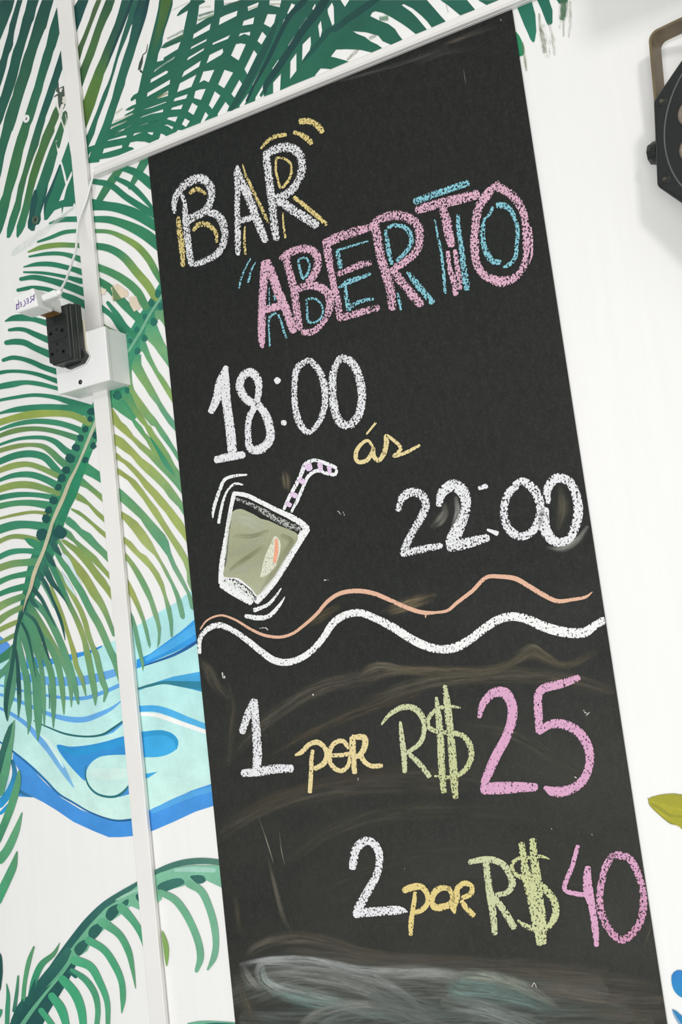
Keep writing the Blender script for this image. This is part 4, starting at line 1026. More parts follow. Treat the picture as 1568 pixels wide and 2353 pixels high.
# leaves at the left edge and the lower frond
f4_ = frond('painted_frond', 'leaf blades entering at the left edge', [('s', 'I 97,282,6 75,360,46 50,470,70 25,600,84 -10,760,80', [SG, (90, 158, 120), (90, 158, 120)])])
leaflets(f4_, [
    ('f', 'I 90,290 70,400 40,500 10,620 -20,720 -20,540 0,490 30,390 60,320', [(54, 112, 96), (44, 96, 88)]),
    ('s', 'I 130,630,18 118,720,44 80,850,52 40,960,50 -20,1100,50', [(98, 160, 118), (84, 154, 112), (58, 136, 100)]),
    ('s', 'I 148,912,8 110,1030,44 50,1160,58 J 0,120,60', [(104, 166, 124), (82, 158, 116)]),
    ('s', 'J 110,72,10 85,165,48 40,265,56 -20,390,60', [(92, 152, 112), (64, 158, 114)]),
    ('o', 'J -20,720 4,740 16,850 10,920 -2,985 -20,1000', [(34, 84, 78)])])
f5_ = frond('painted_frond', 'low arching palm frond with dark stem', [
    ('s', 'J 1480,142,34 1330,130,40 1220,138,40 1120,162,36 1030,200,32 950,245,28 900,278,26 800,345,44 690,425,60 580,535,68 480,655,62 410,745,56 340,840,50', [(84, 130, 112), (66, 116, 104), (60, 112, 102), (44, 98, 92), (40, 96, 90)]),
    ('f', 'J 940,262 1045,208 1150,172 1260,158 1480,158 1490,322 1350,255 1300,285 1230,285 1170,302 1050,332 1060,380 960,470 860,425 830,440 790,480 720,530 680,580 600,650 570,720 515,755 490,830 430,940 330,1060 300,960 400,790 490,670 590,545 690,440 800,368', [(126, 186, 156), (112, 178, 142), (84, 160, 124)]),
    ('f', 'J 505,775 498,800 440,900 360,1010 290,1100 250,1210 40,1240 110,1110 150,1040 200,1000 235,930 290,860 350,790 400,740 440,690 470,720 440,790 380,870 300,960 400,890', [(50, 110, 98), (36, 90, 84), (30, 82, 80)]),
    ('s', 'J 500,770,34 440,850,34 360,930,26 290,1010,24 210,1110,26 120,1240,30', [(112, 180, 142), (100, 170, 136)]),
    ('s', 'J 490,790,34 430,890,50 360,990,70 290,1090,80 220,1220,90', [(34, 86, 82)]),
    ('s', 'J 1150,190,18 1260,185,34 1400,190,30', [(160, 204, 188)]), ('s', 'J 760,385,8 830,350,18 910,315,14', [(156, 204, 178)]),
    ('o', 'J 1030,295 1100,255 1190,245 1212,272 1150,305 1050,332', [(58, 112, 102)]), ('o', 'J 1245,230 1335,228 1348,262 1300,280 1268,258', [(52, 102, 94)]),
    ('o', 'J 692,495 712,440 785,413 782,460 722,522', [(44, 96, 88)]), ('o', 'J 578,602 600,560 670,535 670,580 602,650', [(46, 98, 90)]), ('o', 'J 485,712 510,670 577,640 572,690 515,752', [(46, 98, 90)]),
    ('o', 'J 800,402 842,378 836,420 810,425', [(44, 104, 92)]), ('o', 'J 888,355 940,335 945,405 905,392', [(40, 94, 88)])])
leaflets(f5_, [
    ('s', 'J 1050,335,40 1140,380,48 1200,450,48 1260,560,46 1303,680,46 1312,770,44 1288,848,26', [(112, 174, 138), (106, 170, 134), (112, 172, 140)]),
    ('s', 'J 1240,280,50 1315,325,48 1368,430,46 1404,560,46 1414,680,40 1400,765,40 1362,840,14', [(112, 174, 140), (118, 174, 144)]),
    ('o', 'J 1060,585 1082,620 1106,700 1092,822 1070,700', [(126, 162, 88)]),
    ('s', 'J 795,435,60 870,520,46 920,600,40 945,690,18 953,760,4', [(96, 168, 130), (80, 158, 118), (70, 148, 108)]),
    ('s', 'J 670,530,60 780,612,46 840,720,42 870,850,24 888,965,4', [(96, 168, 130), (78, 156, 114), (96, 150, 108)]),
    ('s', 'J 580,650,50 680,712,46 750,812,46 795,920,40 805,1040,34 797,1125,6', [(84, 166, 124), (76, 164, 120), (84, 158, 116)]),
    ('s', 'J 490,780,60 590,822,54 650,920,46 700,1050,36 706,1220,26', [(82, 170, 126), (74, 166, 122), (88, 158, 116)]),
    ('s', 'J 470,845,26 560,910,40 620,1000,40 640,1100,34 632,1220,32', [(66, 148, 112), (82, 160, 118)]),
    ('s', 'J 440,850,12 495,888,22', [(40, 104, 92)]),
    ('s', 'J 410,905,56 490,1000,60 530,1100,56 548,1230,42', [(66, 164, 118), (70, 168, 122)]),
    ('s', 'J 340,1015,50 400,1100,60 440,1230,40', [(66, 164, 120)]), ('s', 'J 270,1110,40 345,1210,36', [(70, 162, 120)]),
    ('s', 'J 390,668,4 352,738,28 272,808,42 225,910,42 200,1020,36', [(96, 140, 100), (60, 148, 108), (50, 136, 102)]),
    ('s', 'J 220,695,12 190,780,28 162,920,26 150,1040,26', [(92, 152, 108), (76, 158, 112)]),
    ('s', 'J 118,886,12 110,980,20 92,1110,24', [(84, 148, 108), (46, 112, 96)]),
    ('s', 'J 42,935,4 52,1010,22 48,1100,28 44,1220,26', [(60, 146, 108), (66, 150, 112)]),
    ('s', 'J 230,905,4 215,970,30 190,1050,36', [(34, 92, 84)]), ('s', 'J 150,1035,6 130,1090,40 90,1180,40', [(34, 92, 84)]),
    ('o', 'J -10,1100 14,1105 4,1150 -10,1170', [(60, 150, 110)]),
    ('f', 'J 1215,1210 1230,1193 1300,1180 1370,1178 1480,1184 1580,1192 1580,1215', [(104, 172, 140)]), ('s', 'J 1290,1212,10 1400,1198,18 1560,1206,18', [(44, 104, 96)])])

# right edge of the wall
lf = frond('painted_leaf', 'mustard green leaf at the right edge', [
    ('f', 'Y 572,622 595,640 603,660 640,622 700,600 790,578 880,552 1000,536 1100,524 1300,513 1400,540 1506,541 1800,580 1900,800 1900,1700 1650,1610 1506,1480 1440,1410 1370,1375 1300,1357 1210,1338 1130,1290 1050,1228 880,1080 750,962 640,840 612,790 603,740', [(150, 148, 20), (166, 160, 16), (140, 140, 18)]),
    ('s', 'Y 574,624,6 600,665,10 606,760,12 640,835,14 760,955,18 900,1085,20 1060,1222,22 1210,1322,24 1300,1345,16', [(120, 112, 40), (110, 112, 16)]),
    ('s', 'Y 650,625,6 900,560,8 1300,525,12 1500,560,20', [(130, 132, 24)]),
    ('s', 'Y 700,720,40 1000,830,60 1250,900,60 1500,960,50', [(164, 160, 24), (168, 162, 20)]),
    ('s', 'Y 700,800,50 950,950,80 1200,1100,70 1500,1130,60', [(138, 138, 20), (140, 140, 20)])])
fl = frond('painted_petal', 'blue petals at the lower right edge', [
    ('o', 'Z 1312,1060 1318,960 1370,880 1460,832 1568,838 1800,900 1850,1300 1700,1500 1568,1488 1460,1420 1370,1305 1325,1170', [(30, 118, 190), (28, 134, 188)]),
    ('f', 'Z 1330,1770 1400,1800 1450,1832 1568,1935 1800,2100 1800,2400 1560,2220 1480,2080 1420,1950', [(34, 126, 180)]),
    ('s', 'Z 1330,1775,10 1370,1870,40 1440,2000,50 1560,2180,60', [(130, 160, 190)])])

# ------------------------------------------------------------------ chalk on the board
WH = (232, 232, 234); YE = (224, 204, 136); PK = (222, 178, 198); PK2 = (216, 166, 196); CY = (138, 200, 214); OR = (224, 180, 154); LG = (202, 206, 164); YC = (228, 210, 156)
co = [BOFF + 0.00004]


def clay(step=14e-6):
    co[0] += step
    return co[0]


def letter(label, strokes, cols, k=0.44, extra=None, ek=0.455, parent=None, name='chalk_letter', each=False):
    """one drawn letter; its second-colour lines are parts of their own"""
    base = BOFF + (0.00100 if parent is None else 0.00125)
    o = None; Lr = Layer(); n = 0
    for s_ in strokes:
        n += 1
        Lr.stroke(s_, cols, base + n * 14e-6, k + 0.02, capk=0.55)
        if each:
            Lr.build(name, CHALK, parent or board, label); Lr = Layer()
    if not each: o = Lr.build(name, CHALK, parent or board, label)
    for ecols, estr in (extra or []):
        for s_ in estr:
            n += 1
            Layer().stroke(s_, ecols, base + n * 14e-6, ek, capk=0.5).build('chalk_highlight', CHALK, o)
    return o


def dust(label, items):
    bl = (0.0125, 0.0130, 0.0120)
    for s_, c_, k_ in items:
        pts = parse(s_)
        a = max(q[3] for q in pts) or 1.0
        f = min(1.0, a / 0.6); cl = lin(c_)
        mixd = tuple(bl[i] + (cl[i] - bl[i]) * f for i in range(3))
        srgb = tuple(255 * (12.92 * v if v < 0.0031308 else 1.055 * v ** (1 / 2.4) - 0.055) for v in mixd)
        Layer().stroke([(x, y, w, kk / a * 0.8) for x, y, w, kk in pts], [srgb], clay(), k_, True, 8.0).build('chalk_smear', DUST, board)


GY = (150, 152, 146); BR = (104, 99, 88); TQ = (128, 152, 146)
dust('pale wiped swirls of chalk dust low on the board', [
    ('W 230,1480,300,.25 500,1400,420,.5 850,1380,420,.5 1200,1420,400,.5 1600,1440,380,.5 2100,1460,340,.4 2600,1480,300,.3', (128, 132, 124), .4),
    ('W 330,1660,200,.3 700,1680,260,.45 1200,1680,260,.45 1700,1640,260,.45 2300,1640,240,.4 2800,1640,240,.3', (124, 132, 126), .4),
    ('W 600,1200,120,.2 900,1230,150,.35 1300,1270,150,.4 1700,1290,150,.35 2200,1300,130,.3 2700,1330,100,.2', (118, 114, 104), .4),
    ('W 280,1250,60,0.00 330,1190,90,0.53 460,1130,110,0.63 640,1110,120,0.63 850,1140,120,0.60 1050,1200,110,0.53 1300,1240,100,0.46 1568,1250,90,0.35 1900,1260,80,0.18', BR, .3),
    ('W 260,1290,50,0.18 420,1262,60,0.95 640,1250,56,0.95 840,1275,56,0.95 1050,1320,60,0.95 1300,1335,70,0.88 1568,1345,80,0.70 1760,1350,60,0.00', (196, 200, 198), .5),
    ('W 360,1350,60,0.35 380,1300,80,0.88 500,1280,90,0.95 720,1290,110,0.79 950,1330,110,0.79 1180,1400,100,0.88 1370,1500,80,0.88 1490,1620,50,0.18', (170, 174, 170), .5),
    ('W 390,1320,70,0.53 400,1390,110,0.95 460,1440,120,0.95 560,1470,140,0.95 760,1520,150,0.88 960,1560,130,0.70 1160,1620,120,0.35', (176, 186, 180), .5),
    ('W 460,1370,120,0.35 640,1360,140,0.63 900,1400,150,0.60 1150,1480,130,0.60 1400,1600,100,0.18', GY, .4),
    ('W 480,1490,60,0.35 640,1530,120,0.88 820,1560,120,0.79 1000,1560,100,0.35', TQ, .4),
    ('W 640,1720,60,0.18 760,1630,100,0.70 900,1580,110,0.88 1080,1565,110,0.88 1280,1590,110,0.79 1500,1660,110,0.70 1700,1720,100,0.35', GY, .4),
    ('W 760,1740,80,0.18 900,1650,90,0.61 1100,1625,90,0.61 1300,1660,90,0.53 1480,1740,80,0.18', (124, 134, 128), .4),
    ('W 240,1390,80,0.18 250,1500,120,0.44 300,1620,130,0.44 330,1720,120,0.18', BR, .3), ('W 260,1300,60,0.18 300,1390,90,0.70 350,1440,80,0.53 420,1480,40,0.00', (150, 150, 142), .4),
    ('X -40,260,120,0.53 120,250,110,0.70 300,262,90,0.88 420,280,60,0.18', (164, 168, 160), .4),
    ('X 320,300,90,0.18 350,330,170,0.88 480,350,180,0.95 640,370,160,0.88 780,410,120,0.70 920,470,60,0.09', TQ, .5),
    ('X 320,260,70,0.00 460,262,90,0.88 640,295,90,0.88 760,345,80,0.79 880,420,50,0.35 930,460,30,0.00', (164, 170, 156), .5),
    ('X 340,420,150,0.35 480,450,150,0.70 640,500,150,0.70 800,560,140,0.35', (150, 158, 152), .4),
    ('X 560,240,60,0.00 760,250,90,0.53 1000,270,110,0.60 1250,300,110,0.53 1420,320,80,0.18', BR, .3),
    ('X 760,340,100,0.18 960,350,130,0.63 1200,390,130,0.53 1440,400,100,0.35', (120, 114, 104), .3),
    ('X 1000,450,80,0.00 1180,470,100,0.53 1350,480,110,0.60 1500,480,80,0.35', BR, .3), ('X 900,520,80,0.18 1100,540,80,0.53 1400,530,80,0.53', (104, 104, 94), .3),
    ('X -40,400,180,0.53 100,430,180,0.61 240,470,160,0.53 330,500,100,0.18', (112, 120, 116), .3)])
dust('faint brown wiping arcs under the white wave', [
    ('W 90,420,120,0.18 260,300,150,0.42 520,180,190,0.46 900,90,200,0.46 1300,60,190,0.39 1700,80,160,0.18', BR, .2),
    ('W 120,330,90,0.00 420,190,100,0.39 800,60,100,0.39 1200,-20,100,0.35 1600,-20,90,0.26', (98, 92, 80), .2),
    ('W 500,640,120,0.09 760,440,150,0.32 1100,300,160,0.39 1568,240,160,0.39 2000,260,150,0.26 2500,320,120,0.09', (98, 96, 86), .2),
    ('W 640,900,110,0.09 900,720,130,0.32 1250,600,150,0.35 1700,520,150,0.35 2200,520,140,0.21', (92, 92, 84), .2),
    ('W 700,1010,90,0.09 1000,900,120,0.28 1500,800,140,0.32 2000,760,130,0.28 2500,790,100,0.09', (92, 92, 84), .2),
    ('S 0,760,90,0.09 260,470,140,0.42 560,240,180,0.49 900,60,200,0.53 1300,-20,190,0.42', BR, .2),
    ('S 380,700,60,0.09 620,560,90,0.39 900,420,110,0.42 1300,260,120,0.42 1700,140,110,0.25', (104, 96, 82), .2),
    ('Q 1080,740,40,0.09 1150,690,80,0.88 1240,672,70,0.95 1340,690,60,0.70 1420,720,40,0.09', (130, 122, 106), .4),
    ('Q 1150,770,50,0.09 1260,720,70,0.61 1400,700,70,0.70 1568,700,60,0.53 1800,760,40,0.09', (120, 112, 96), .4),
    ('R 0,740,70,0.53 200,760,90,0.60 420,760,90,0.53 650,760,90,0.60 800,720,80,0.60 980,640,110,0.60 1200,720,80,0.53 1400,640,60,0.18', (112, 104, 86), .3),
    ('R 860,640,30,0.09 980,590,60,0.70 1060,640,50,0.53 1150,690,20,0.09', (122, 116, 98), .3),
    ('T -40,250,110,0.18 200,150,130,0.46 500,90,130,0.49 900,60,140,0.49 1300,90,130,0.46 1560,160,100,0.26', (112, 106, 92), .3),
    ('T 560,400,90,0.09 800,420,120,0.35 1050,520,130,0.39 1300,700,130,0.35 1540,900,100,0.26', (100, 98, 88), .3),
    ('T 0,760,90,0.18 300,720,110,0.39 650,740,120,0.39 1000,840,110,0.32 1300,980,90,0.18', (96, 96, 86), .3),
    ('Q 60,640,60,0.09 110,700,90,0.53 150,780,90,0.53 220,860,70,0.18', (118, 112, 98), .3), ('S 20,60,60,0.18 60,250,90,0.46 40,520,90,0.35 20,760,60,0.18', BR, .3)])
dust('dust haze and finger streaks', [
    ('O 870,240,60,0.00 890,320,120,0.53 900,420,110,0.46 900,480,60,0.00', (130, 122, 102), .3), ('Q 700,420,60,0.00 800,370,90,0.42 930,300,60,0.18', (126, 116, 90), .3),
    ('Q 1240,320,60,0.09 1330,300,100,0.53 1440,260,110,0.60 1540,230,80,0.18', (138, 124, 98), .3), ('P 370,430,60,0.18 410,400,90,0.61 450,330,70,0.35 440,260,40,0.00', (150, 148, 138), .3),
    ('P 500,460,40,0.35 540,340,60,0.95 530,240,40,0.35', (176, 176, 170), .4), ('P 1190,590,30,0.18 1290,600,60,0.88 1400,540,60,0.95 1470,450,40,0.53', (170, 170, 162), .4),
    ('P 1280,160,50,0.09 1300,300,110,0.39 1270,430,70,0.18', (130, 124, 108), .3), ('W 200,800,60,0.09 215,900,70,0.39 235,1040,60,0.18', (100, 96, 84), .3), ('W 430,560,24,0.09 480,760,40,0.44 540,980,40,0.53 590,1070,20,0.18', (120, 116, 104), .3),
    ('W 370,290,6,0.18 430,470,10,0.95 470,600,8,0.35', (170, 166, 150), .5), ('W 510,390,4,0.35 525,520,8,0.95 545,610,5,0.18', (170, 166, 150), .5), ('f 760,560,60,0.18 1000,480,70,0.53 1250,440,50,0.18', (82, 84, 82), .3), ('f 0,740,40,0.18 300,660,50,0.53 700,540,60,0.60 1000,430,60,0.53', (92, 92, 90), .3),
    ('f 980,400,30,0.18 1100,360,60,0.70 1260,300,70,0.53 1440,240,50,0.18', (104, 98, 90), .3), ('F 430,400,6,0.35 470,520,8,0.88 482,640,7,0.53', (150, 150, 146), .4) if False else ('f 1160,620,6,0.35 1170,700,9,0.88 1180,760,6,0.35', (150, 150, 146), .4),
    ('Z 640,330,60,0.18 720,120,90,0.70 780,-60,80,0.53 820,-300,60,0.18', (112, 106, 92), .3)])

# BAR
letter('white chalk letter B with yellow shading', ['K 122,935,36 120,840,54 165,735,64 250,662,80 350,628,88 428,670,80 456,750,76 445,835,68 410,905,68 340,955,74 265,990,74 225,1030,56', 'K 185,765,36 212,850,46 220,980,60 230,1090,66 245,1210,66 262,1330,62 275,1405,58',
       'K 430,930,66 510,958,74 558,1030,76 575,1120,66 560,1220,64 500,1312,66 410,1362,62 305,1402,54'], [WH], .435,
       [([YE], ['K 262,758,40 320,722,44 370,742,44 402,768,24', 'K 292,1098,28 330,1050,48 400,1038,54 460,1070,44 500,1130,40 500,1200,28', 'K 155,975,36 165,1080,54 185,1200,58 195,1320,54 198,1415,40'])])
letter('white chalk letter A with yellow shading', ['K 690,512,24 685,580,58 690,680,58 688,800,54 688,950,54 692,1100,58 692,1220,58 695,1310,44', 'K 690,540,46 720,650,78 780,770,84 830,900,80 870,1010,76 910,1110,76 938,1190,66', 'K 690,1020,50 770,995,58 850,975,58'], [WH], .43,
       [([YE], ['K 738,502,16 760,590,25 800,670,32 850,780,32 900,880,34 940,970,34 965,1025,22', 'K 758,1060,18 752,1150,24 755,1240,26 762,1310,22'])])
letter('white chalk letter R with yellow shading and dashes above', ['K 945,420,68 960,520,74 975,640,76 990,760,76 1005,870,76 1012,980,76 1025,1080,74 1042,1175,58', 'K 935,415,60 1020,372,80 1120,346,86 1210,372,88 1262,440,80 1272,540,80 1240,640,74 1180,730,74 1090,790,78 1010,812,76', 'K 1020,812,78 1100,850,84 1200,920,84 1300,980,88 1400,1050,80'], [WH], .435,
       [([YE], ['K 902,358,20 950,300,34 1030,250,42 1125,232,38', 'K 1040,442,22 1035,540,24 1055,640,24 1080,712,26 1140,660,28 1175,580,26 1165,490,26 1110,450,26 1045,440,22', 'K 1202,798,40 1280,860,44 1390,950,44 1490,1040,42', 'K 1098,935,12 1105,1050,22 1122,1162,22',
                        'K 1255,115,56 1330,110,56 1400,142,58 1455,205,56', 'K 1200,212,36 1270,237,50 1330,280,54 1355,312,48'])], .43)
# ABERTO
letter('pink chalk letter A with blue lines', ['L 350,405,76 345,500,84 335,620,74 325,750,74 322,880,74 320,1000,72 322,1120,60 326,1168,32', 'L 365,400,78 410,500,84 450,620,84 500,740,84 550,860,84 588,960,84 606,1025,66', 'L 340,830,70 420,812,72 490,792,68'], [PK], .40,
       [([CY], ['L 388,632,9 388,710,10 390,790,12', 'L 430,705,18 438,742,22', 'L 450,862,20 400,885,30 386,940,18 388,1050,16 395,1160,18', 'L 470,872,20 500,950,22 525,1040,22 546,1085,18', 'L 222,368,12 170,460,18 135,550,18 116,632,22', 'L 264,404,10 225,480,20 198,585,24'])])
letter('pink chalk letter B with blue lines', ['L 540,360,70 560,450,72 590,560,76 615,680,76 630,790,72 645,900,70 660,1000,68', 'L 492,372,46 560,322,70 660,285,76 760,290,80 820,350,76 825,430,76 790,520,74 740,580,64', 'L 650,640,66 740,612,74 850,630,80 928,700,88 935,800,80 905,890,56 850,970,56 770,1030,64 690,1032,56'], [PK], .43,
       [([CY], ['L 650,382,24 665,470,25 695,548,28 735,500,26 752,430,20 720,365,24 655,372,22', 'L 725,740,22 730,830,22 745,940,24 820,935,22 870,870,20 860,790,18 800,730,24 730,735,22'])])
letter('pink chalk letter E with blue lines', ['L 905,240,78 920,340,76 940,450,70 960,560,66 985,680,70 1010,800,70 1020,890,58', 'L 890,235,76 960,200,90 1080,152,90 1200,112,90 1290,95,70', 'L 1012,510,54 1120,462,60 1230,420,64 1300,410,50', 'L 1015,902,72 1120,880,70 1250,842,64 1370,812,62'], [PK], .44,
       [([CY], ['L 1278,212,14 1150,250,22 1002,294,20', 'L 1000,305,40 1020,390,50 1028,450,44', 'L 1300,507,34 1200,545,44 1080,590,50 1012,638,18', 'L 1075,612,30 1080,700,40 1100,790,50 1105,830,50', 'L 1105,808,44 1220,752,40 1325,732,28'])])
letter('pink chalk letter R with blue lines', ['M 42,500,88 70,620,86 90,740,86 120,860,86 160,980,90 190,1100,84 205,1250,72', 'M 25,500,68 100,442,80 220,412,86 340,430,90 428,500,86 452,610,86 420,730,76 330,820,74 235,878,72', 'M 205,900,78 280,1000,84 370,1110,84 460,1215,78'], [PK], .435,
       [([CY], ['M 142,545,30 160,660,44 180,780,44 200,845,40', 'M 165,520,34 240,500,44 330,530,50 378,620,44 340,720,40 245,818,34', 'M 342,925,34 410,1010,58 490,1110,60 565,1195,58', 'M 250,1112,18 270,1190,34 280,1262,20'])])
letter('pink chalk letter T with blue lines', ['M 430,362,78 560,322,90 700,290,94 840,255,94 970,222,86', 'M 652,330,78 690,450,90 710,570,86 738,680,74', 'M 705,740,40 718,880,46 758,1000,60 775,1125,56', 'M 768,730,44 790,880,50 810,1000,50 816,1075,40'], [PK], .43,
       [([CY], ['M 405,288,58 530,242,64 700,182,64 885,120,60', 'M 586,450,16 610,580,25 640,720,28 660,860,30 670,980,30 680,1112,28', 'M 795,410,34 800,520,44 820,650,50 835,780,54 850,900,58 868,1000,64 875,1075,58'])])
letter('pink chalk letter O with a blue inner ring', ['M 1160,112,40 1060,222,86 982,340,80 960,450,80 950,560,80 945,700,84 960,830,76 1000,915,76 1080,975,80 1200,1008,98 1310,968,70 1380,890,66 1408,780,62 1415,640,80 1405,500,70 1388,400,70 1340,300,80 1260,212,80 1165,160,84', 'M 1450,520,26 1462,650,24 1458,780,22 1435,850,10'], [PK], .43,
       [([CY], ['M 1150,318,60 1200,322,62 1262,352,50 1310,450,40 1335,550,44 1325,680,40 1310,790,40 1250,860,44 1205,878,20', 'M 1110,338,28 1080,400,28 1032,452,30 1020,560,50 1025,670,50 1060,760,58 1110,828,58 1175,830,50'])])
# 18:00
letter('white chalk digit 1', ['N 175,155,34 140,260,70 110,370,58 72,455,42', 'N 170,160,36 165,280,70 180,420,60 200,560,64 215,715,64', 'N 105,774,48 190,755,56 290,740,48'], [WH], .36, name='chalk_digit')
letter('white chalk digit 8', ['N 375,410,50 310,370,58 265,290,56 290,210,56 340,190,60 385,240,56 390,330,44 376,395,44', 'N 376,400,48 330,490,44 320,600,44 340,702,54 410,700,64 465,640,60 465,560,60 430,460,56 385,402,48'], [WH], .38, name='chalk_digit')
letter(None, ['N 508,238,40 522,252,44', 'N 560,520,40 558,536,36'], [WH], .34, name='chalk_dot', each=True)
letter('white chalk digit 0', ['N 725,106,36 652,160,48 630,290,40 635,420,44 665,530,50 722,590,40 790,530,38 828,430,44 835,320,50 800,190,50 735,108,38'], [WH], .42, name='chalk_digit')
letter('white chalk digit 0', ['N 935,92,46 890,190,50 885,310,56 900,440,58 940,530,60 1000,540,58 1060,470,58 1080,340,58 1060,220,58 1010,122,58 940,90,46'], [WH], .42, name='chalk_digit')
letter('yellow chalk letter a with an accent', ['N 1150,682,18 1120,645,22 1075,670,25 1040,730,30 1050,785,30 1110,780,30 1150,720,26 1158,685,20 1160,750,32 1190,780,30 1230,730,34', 'N 1172,528,16 1112,602,13'], [YC], .34)
letter('yellow chalk letter s', ['N 1230,730,34 1245,650,34 1237,610,22 1300,650,24 1340,700,26 1290,752,20 1370,727,24 1465,678,20'], [YC], .35)
# the drink
drink = letter('white chalk drawing of a tilted glass', ['O 325,490,48 300,600,44 270,760,44 240,940,44 215,1100,54 190,1280,60 182,1470,60', 'O 320,492,44 450,512,50 620,590,50 780,672,54 930,742,64 1050,812,70 1120,875,68', 'O 1118,880,80 1050,980,90 960,1130,84 860,1290,90 760,1440,90 650,1580,84 570,1680,60',
       'O 190,1490,76 300,1545,108 420,1612,110 510,1680,76', 'O 205,1412,30 320,1412,34 440,1470,40 530,1552,40 568,1612,28'], [(240, 241, 240)], .33, name='chalk_drawing')
Lr = Layer(); Lr.stroke('O 215,1440,60 330,1490,100 440,1560,100 525,1640,70', [(232, 234, 230)], BOFF + .00108, .44); Lr.build('chalk_filling', CHALK, drink, 'white rubbed base of the glass')
Lr = Layer(); Lr.fill('O 310,690 400,662 470,690 540,722 620,770 700,790 830,850 930,890 1010,930 1020,990 960,1090 900,1175 820,1300 760,1400 660,1510 575,1610 530,1550 440,1470 370,1420 210,1395 240,1240 260,1100 270,950 290,800', [(176, 180, 150), (160, 162, 132), (178, 180, 152)], BOFF + .00111, (), True, .25)
Lr.build('chalk_filling', CHALK, drink, 'smudged greenish filling of the glass')
Lr = Layer()
for s_, c_, k_ in (('O 330,760,120,.5 480,800,200,.8 600,860,180,.5', (204, 208, 188), .6), ('O 340,960,60,.2 520,960,70,.7 680,910,60,.4', (124, 122, 92), .6), ('O 280,1180,60,.3 460,1080,110,.6 640,990,90,.3', (190, 192, 172), .5), ('O 300,1320,60,.4 450,1210,80,.7 620,1090,70,.3', (120, 118, 88), .6),
                   ('O 260,1370,60,.3 420,1330,100,.6 600,1240,80,.3', (196, 198, 182), .6), ('O 860,960,70,.5 950,1010,80,.7 900,1120,90,.5 780,1330,90,.5 640,1530,80,.3', (124, 122, 86), .6), ('O 270,720,30,.4 255,1000,50,.7 230,1340,60,.5', (206, 210, 186), .6), ('O 980,1010,40,.3 760,1390,50,.6 600,1580,40,.5', (204, 206, 184), .6)):
    dz = dz + 12e-6 if 'dz' in globals() else BOFF + .00114
    Layer().stroke(s_, [c_], dz, k_).build('chalk_rubbing', DUST, drink)
letter('grey chalk surface ring in the glass', ['O 345,552,36 500,612,44 650,692,66 800,780,74 950,852,76 1050,890,46'], [(180, 182, 176)], .455, parent=drink, name='chalk_ring')
Lr = Layer(); Lr.fill('O 770,955 828,1020 826,1130 800,1220 780,1290 740,1335 690,1380 612,1415 625,1330 645,1240 670,1160 700,1090 740,1010', [(222, 222, 202)], BOFF + .00128, (), True, .40); Lr.build('chalk_slice', CHALK, drink, 'pale fruit slice')
Lr = Layer(); Lr.stroke('O 785,1005,34 786,1120,42 768,1235,38', [(238, 168, 136)], BOFF + .00131, .30); Lr.build('chalk_slice', CHALK, drink, 'orange strip of the slice')
letter('white and lilac chalk drinking straw', ['O 868,665,34 930,530,42 1000,400,44 1062,270,46 1100,180,50 1190,132,40 1290,152,40 1400,198,48 1440,215,36', 'O 950,695,28 1020,560,40 1080,420,36 1140,300,40 1230,245,40 1330,272,40 1430,285,40 1445,235,30'], [(240, 240, 242)], .36,
       [([(226, 202, 228)], ['O 950,500,60 1000,520,60', 'O 1040,340,60 1085,372,60', 'O 1130,190,90 1150,230,70', 'O 1262,170,60 1270,240,50', 'O 900,600,50 940,625,50', 'O 1360,205,50 1370,270,40'])], .33, parent=drink, name='chalk_straw')
letter('white chalk motion line beside the glass', ['O 462,290,22 340,300,34 222,342,38 170,450,40 130,560,40 95,690,34 92,758,14', 'O 418,400,20 340,386,30 260,450,25 210,560,30 180,680,34 156,815,34', 'O 838,1530,14 760,1640,34 690,1710,40 545,1768,50', 'O 878,1625,14 800,1740,40 690,1840,50 560,1850,58 450,1832,46'], [(238, 240, 238)], .36, name='chalk_mark', each=True)
# 22:00
letter('white chalk digit 2', ['P 112,320,42 140,232,60 210,190,66 278,210,66 310,280,60 280,370,60 220,470,56 170,570,56 145,632,50', 'P 140,635,50 270,605,58 422,577,44'], [WH], .42, name='chalk_digit')
letter('thick white chalk digit 2', ['P 405,285,44 430,192,70 510,142,88 580,190,90 600,290,70 570,400,80 520,500,98 490,570,90', 'P 480,585,76 600,560,80 755,518,58'], [WH], .40, name='chalk_digit')
letter(None, ['P 695,162,30 748,147,38', 'P 755,462,18 825,488,38'], [WH], .33, name='chalk_dot', each=True)
letter('white chalk digit 0', ['P 965,150,48 920,182,58 880,270,56 880,390,60 920,470,64 1000,510,60 1080,470,60 1130,370,60 1130,260,68 1080,160,68 1000,112,56 950,140,46'], [WH], .40, name='chalk_digit')
letter('smudged white chalk digit 0', ['P 1195,265,36 1185,180,60 1250,92,70 1340,112,66 1390,200,66 1410,320,70 1390,430,70 1340,530,60 1250,550,70 1180,480,80 1160,380,80 1172,315,58'], [WH], .39, name='chalk_digit')
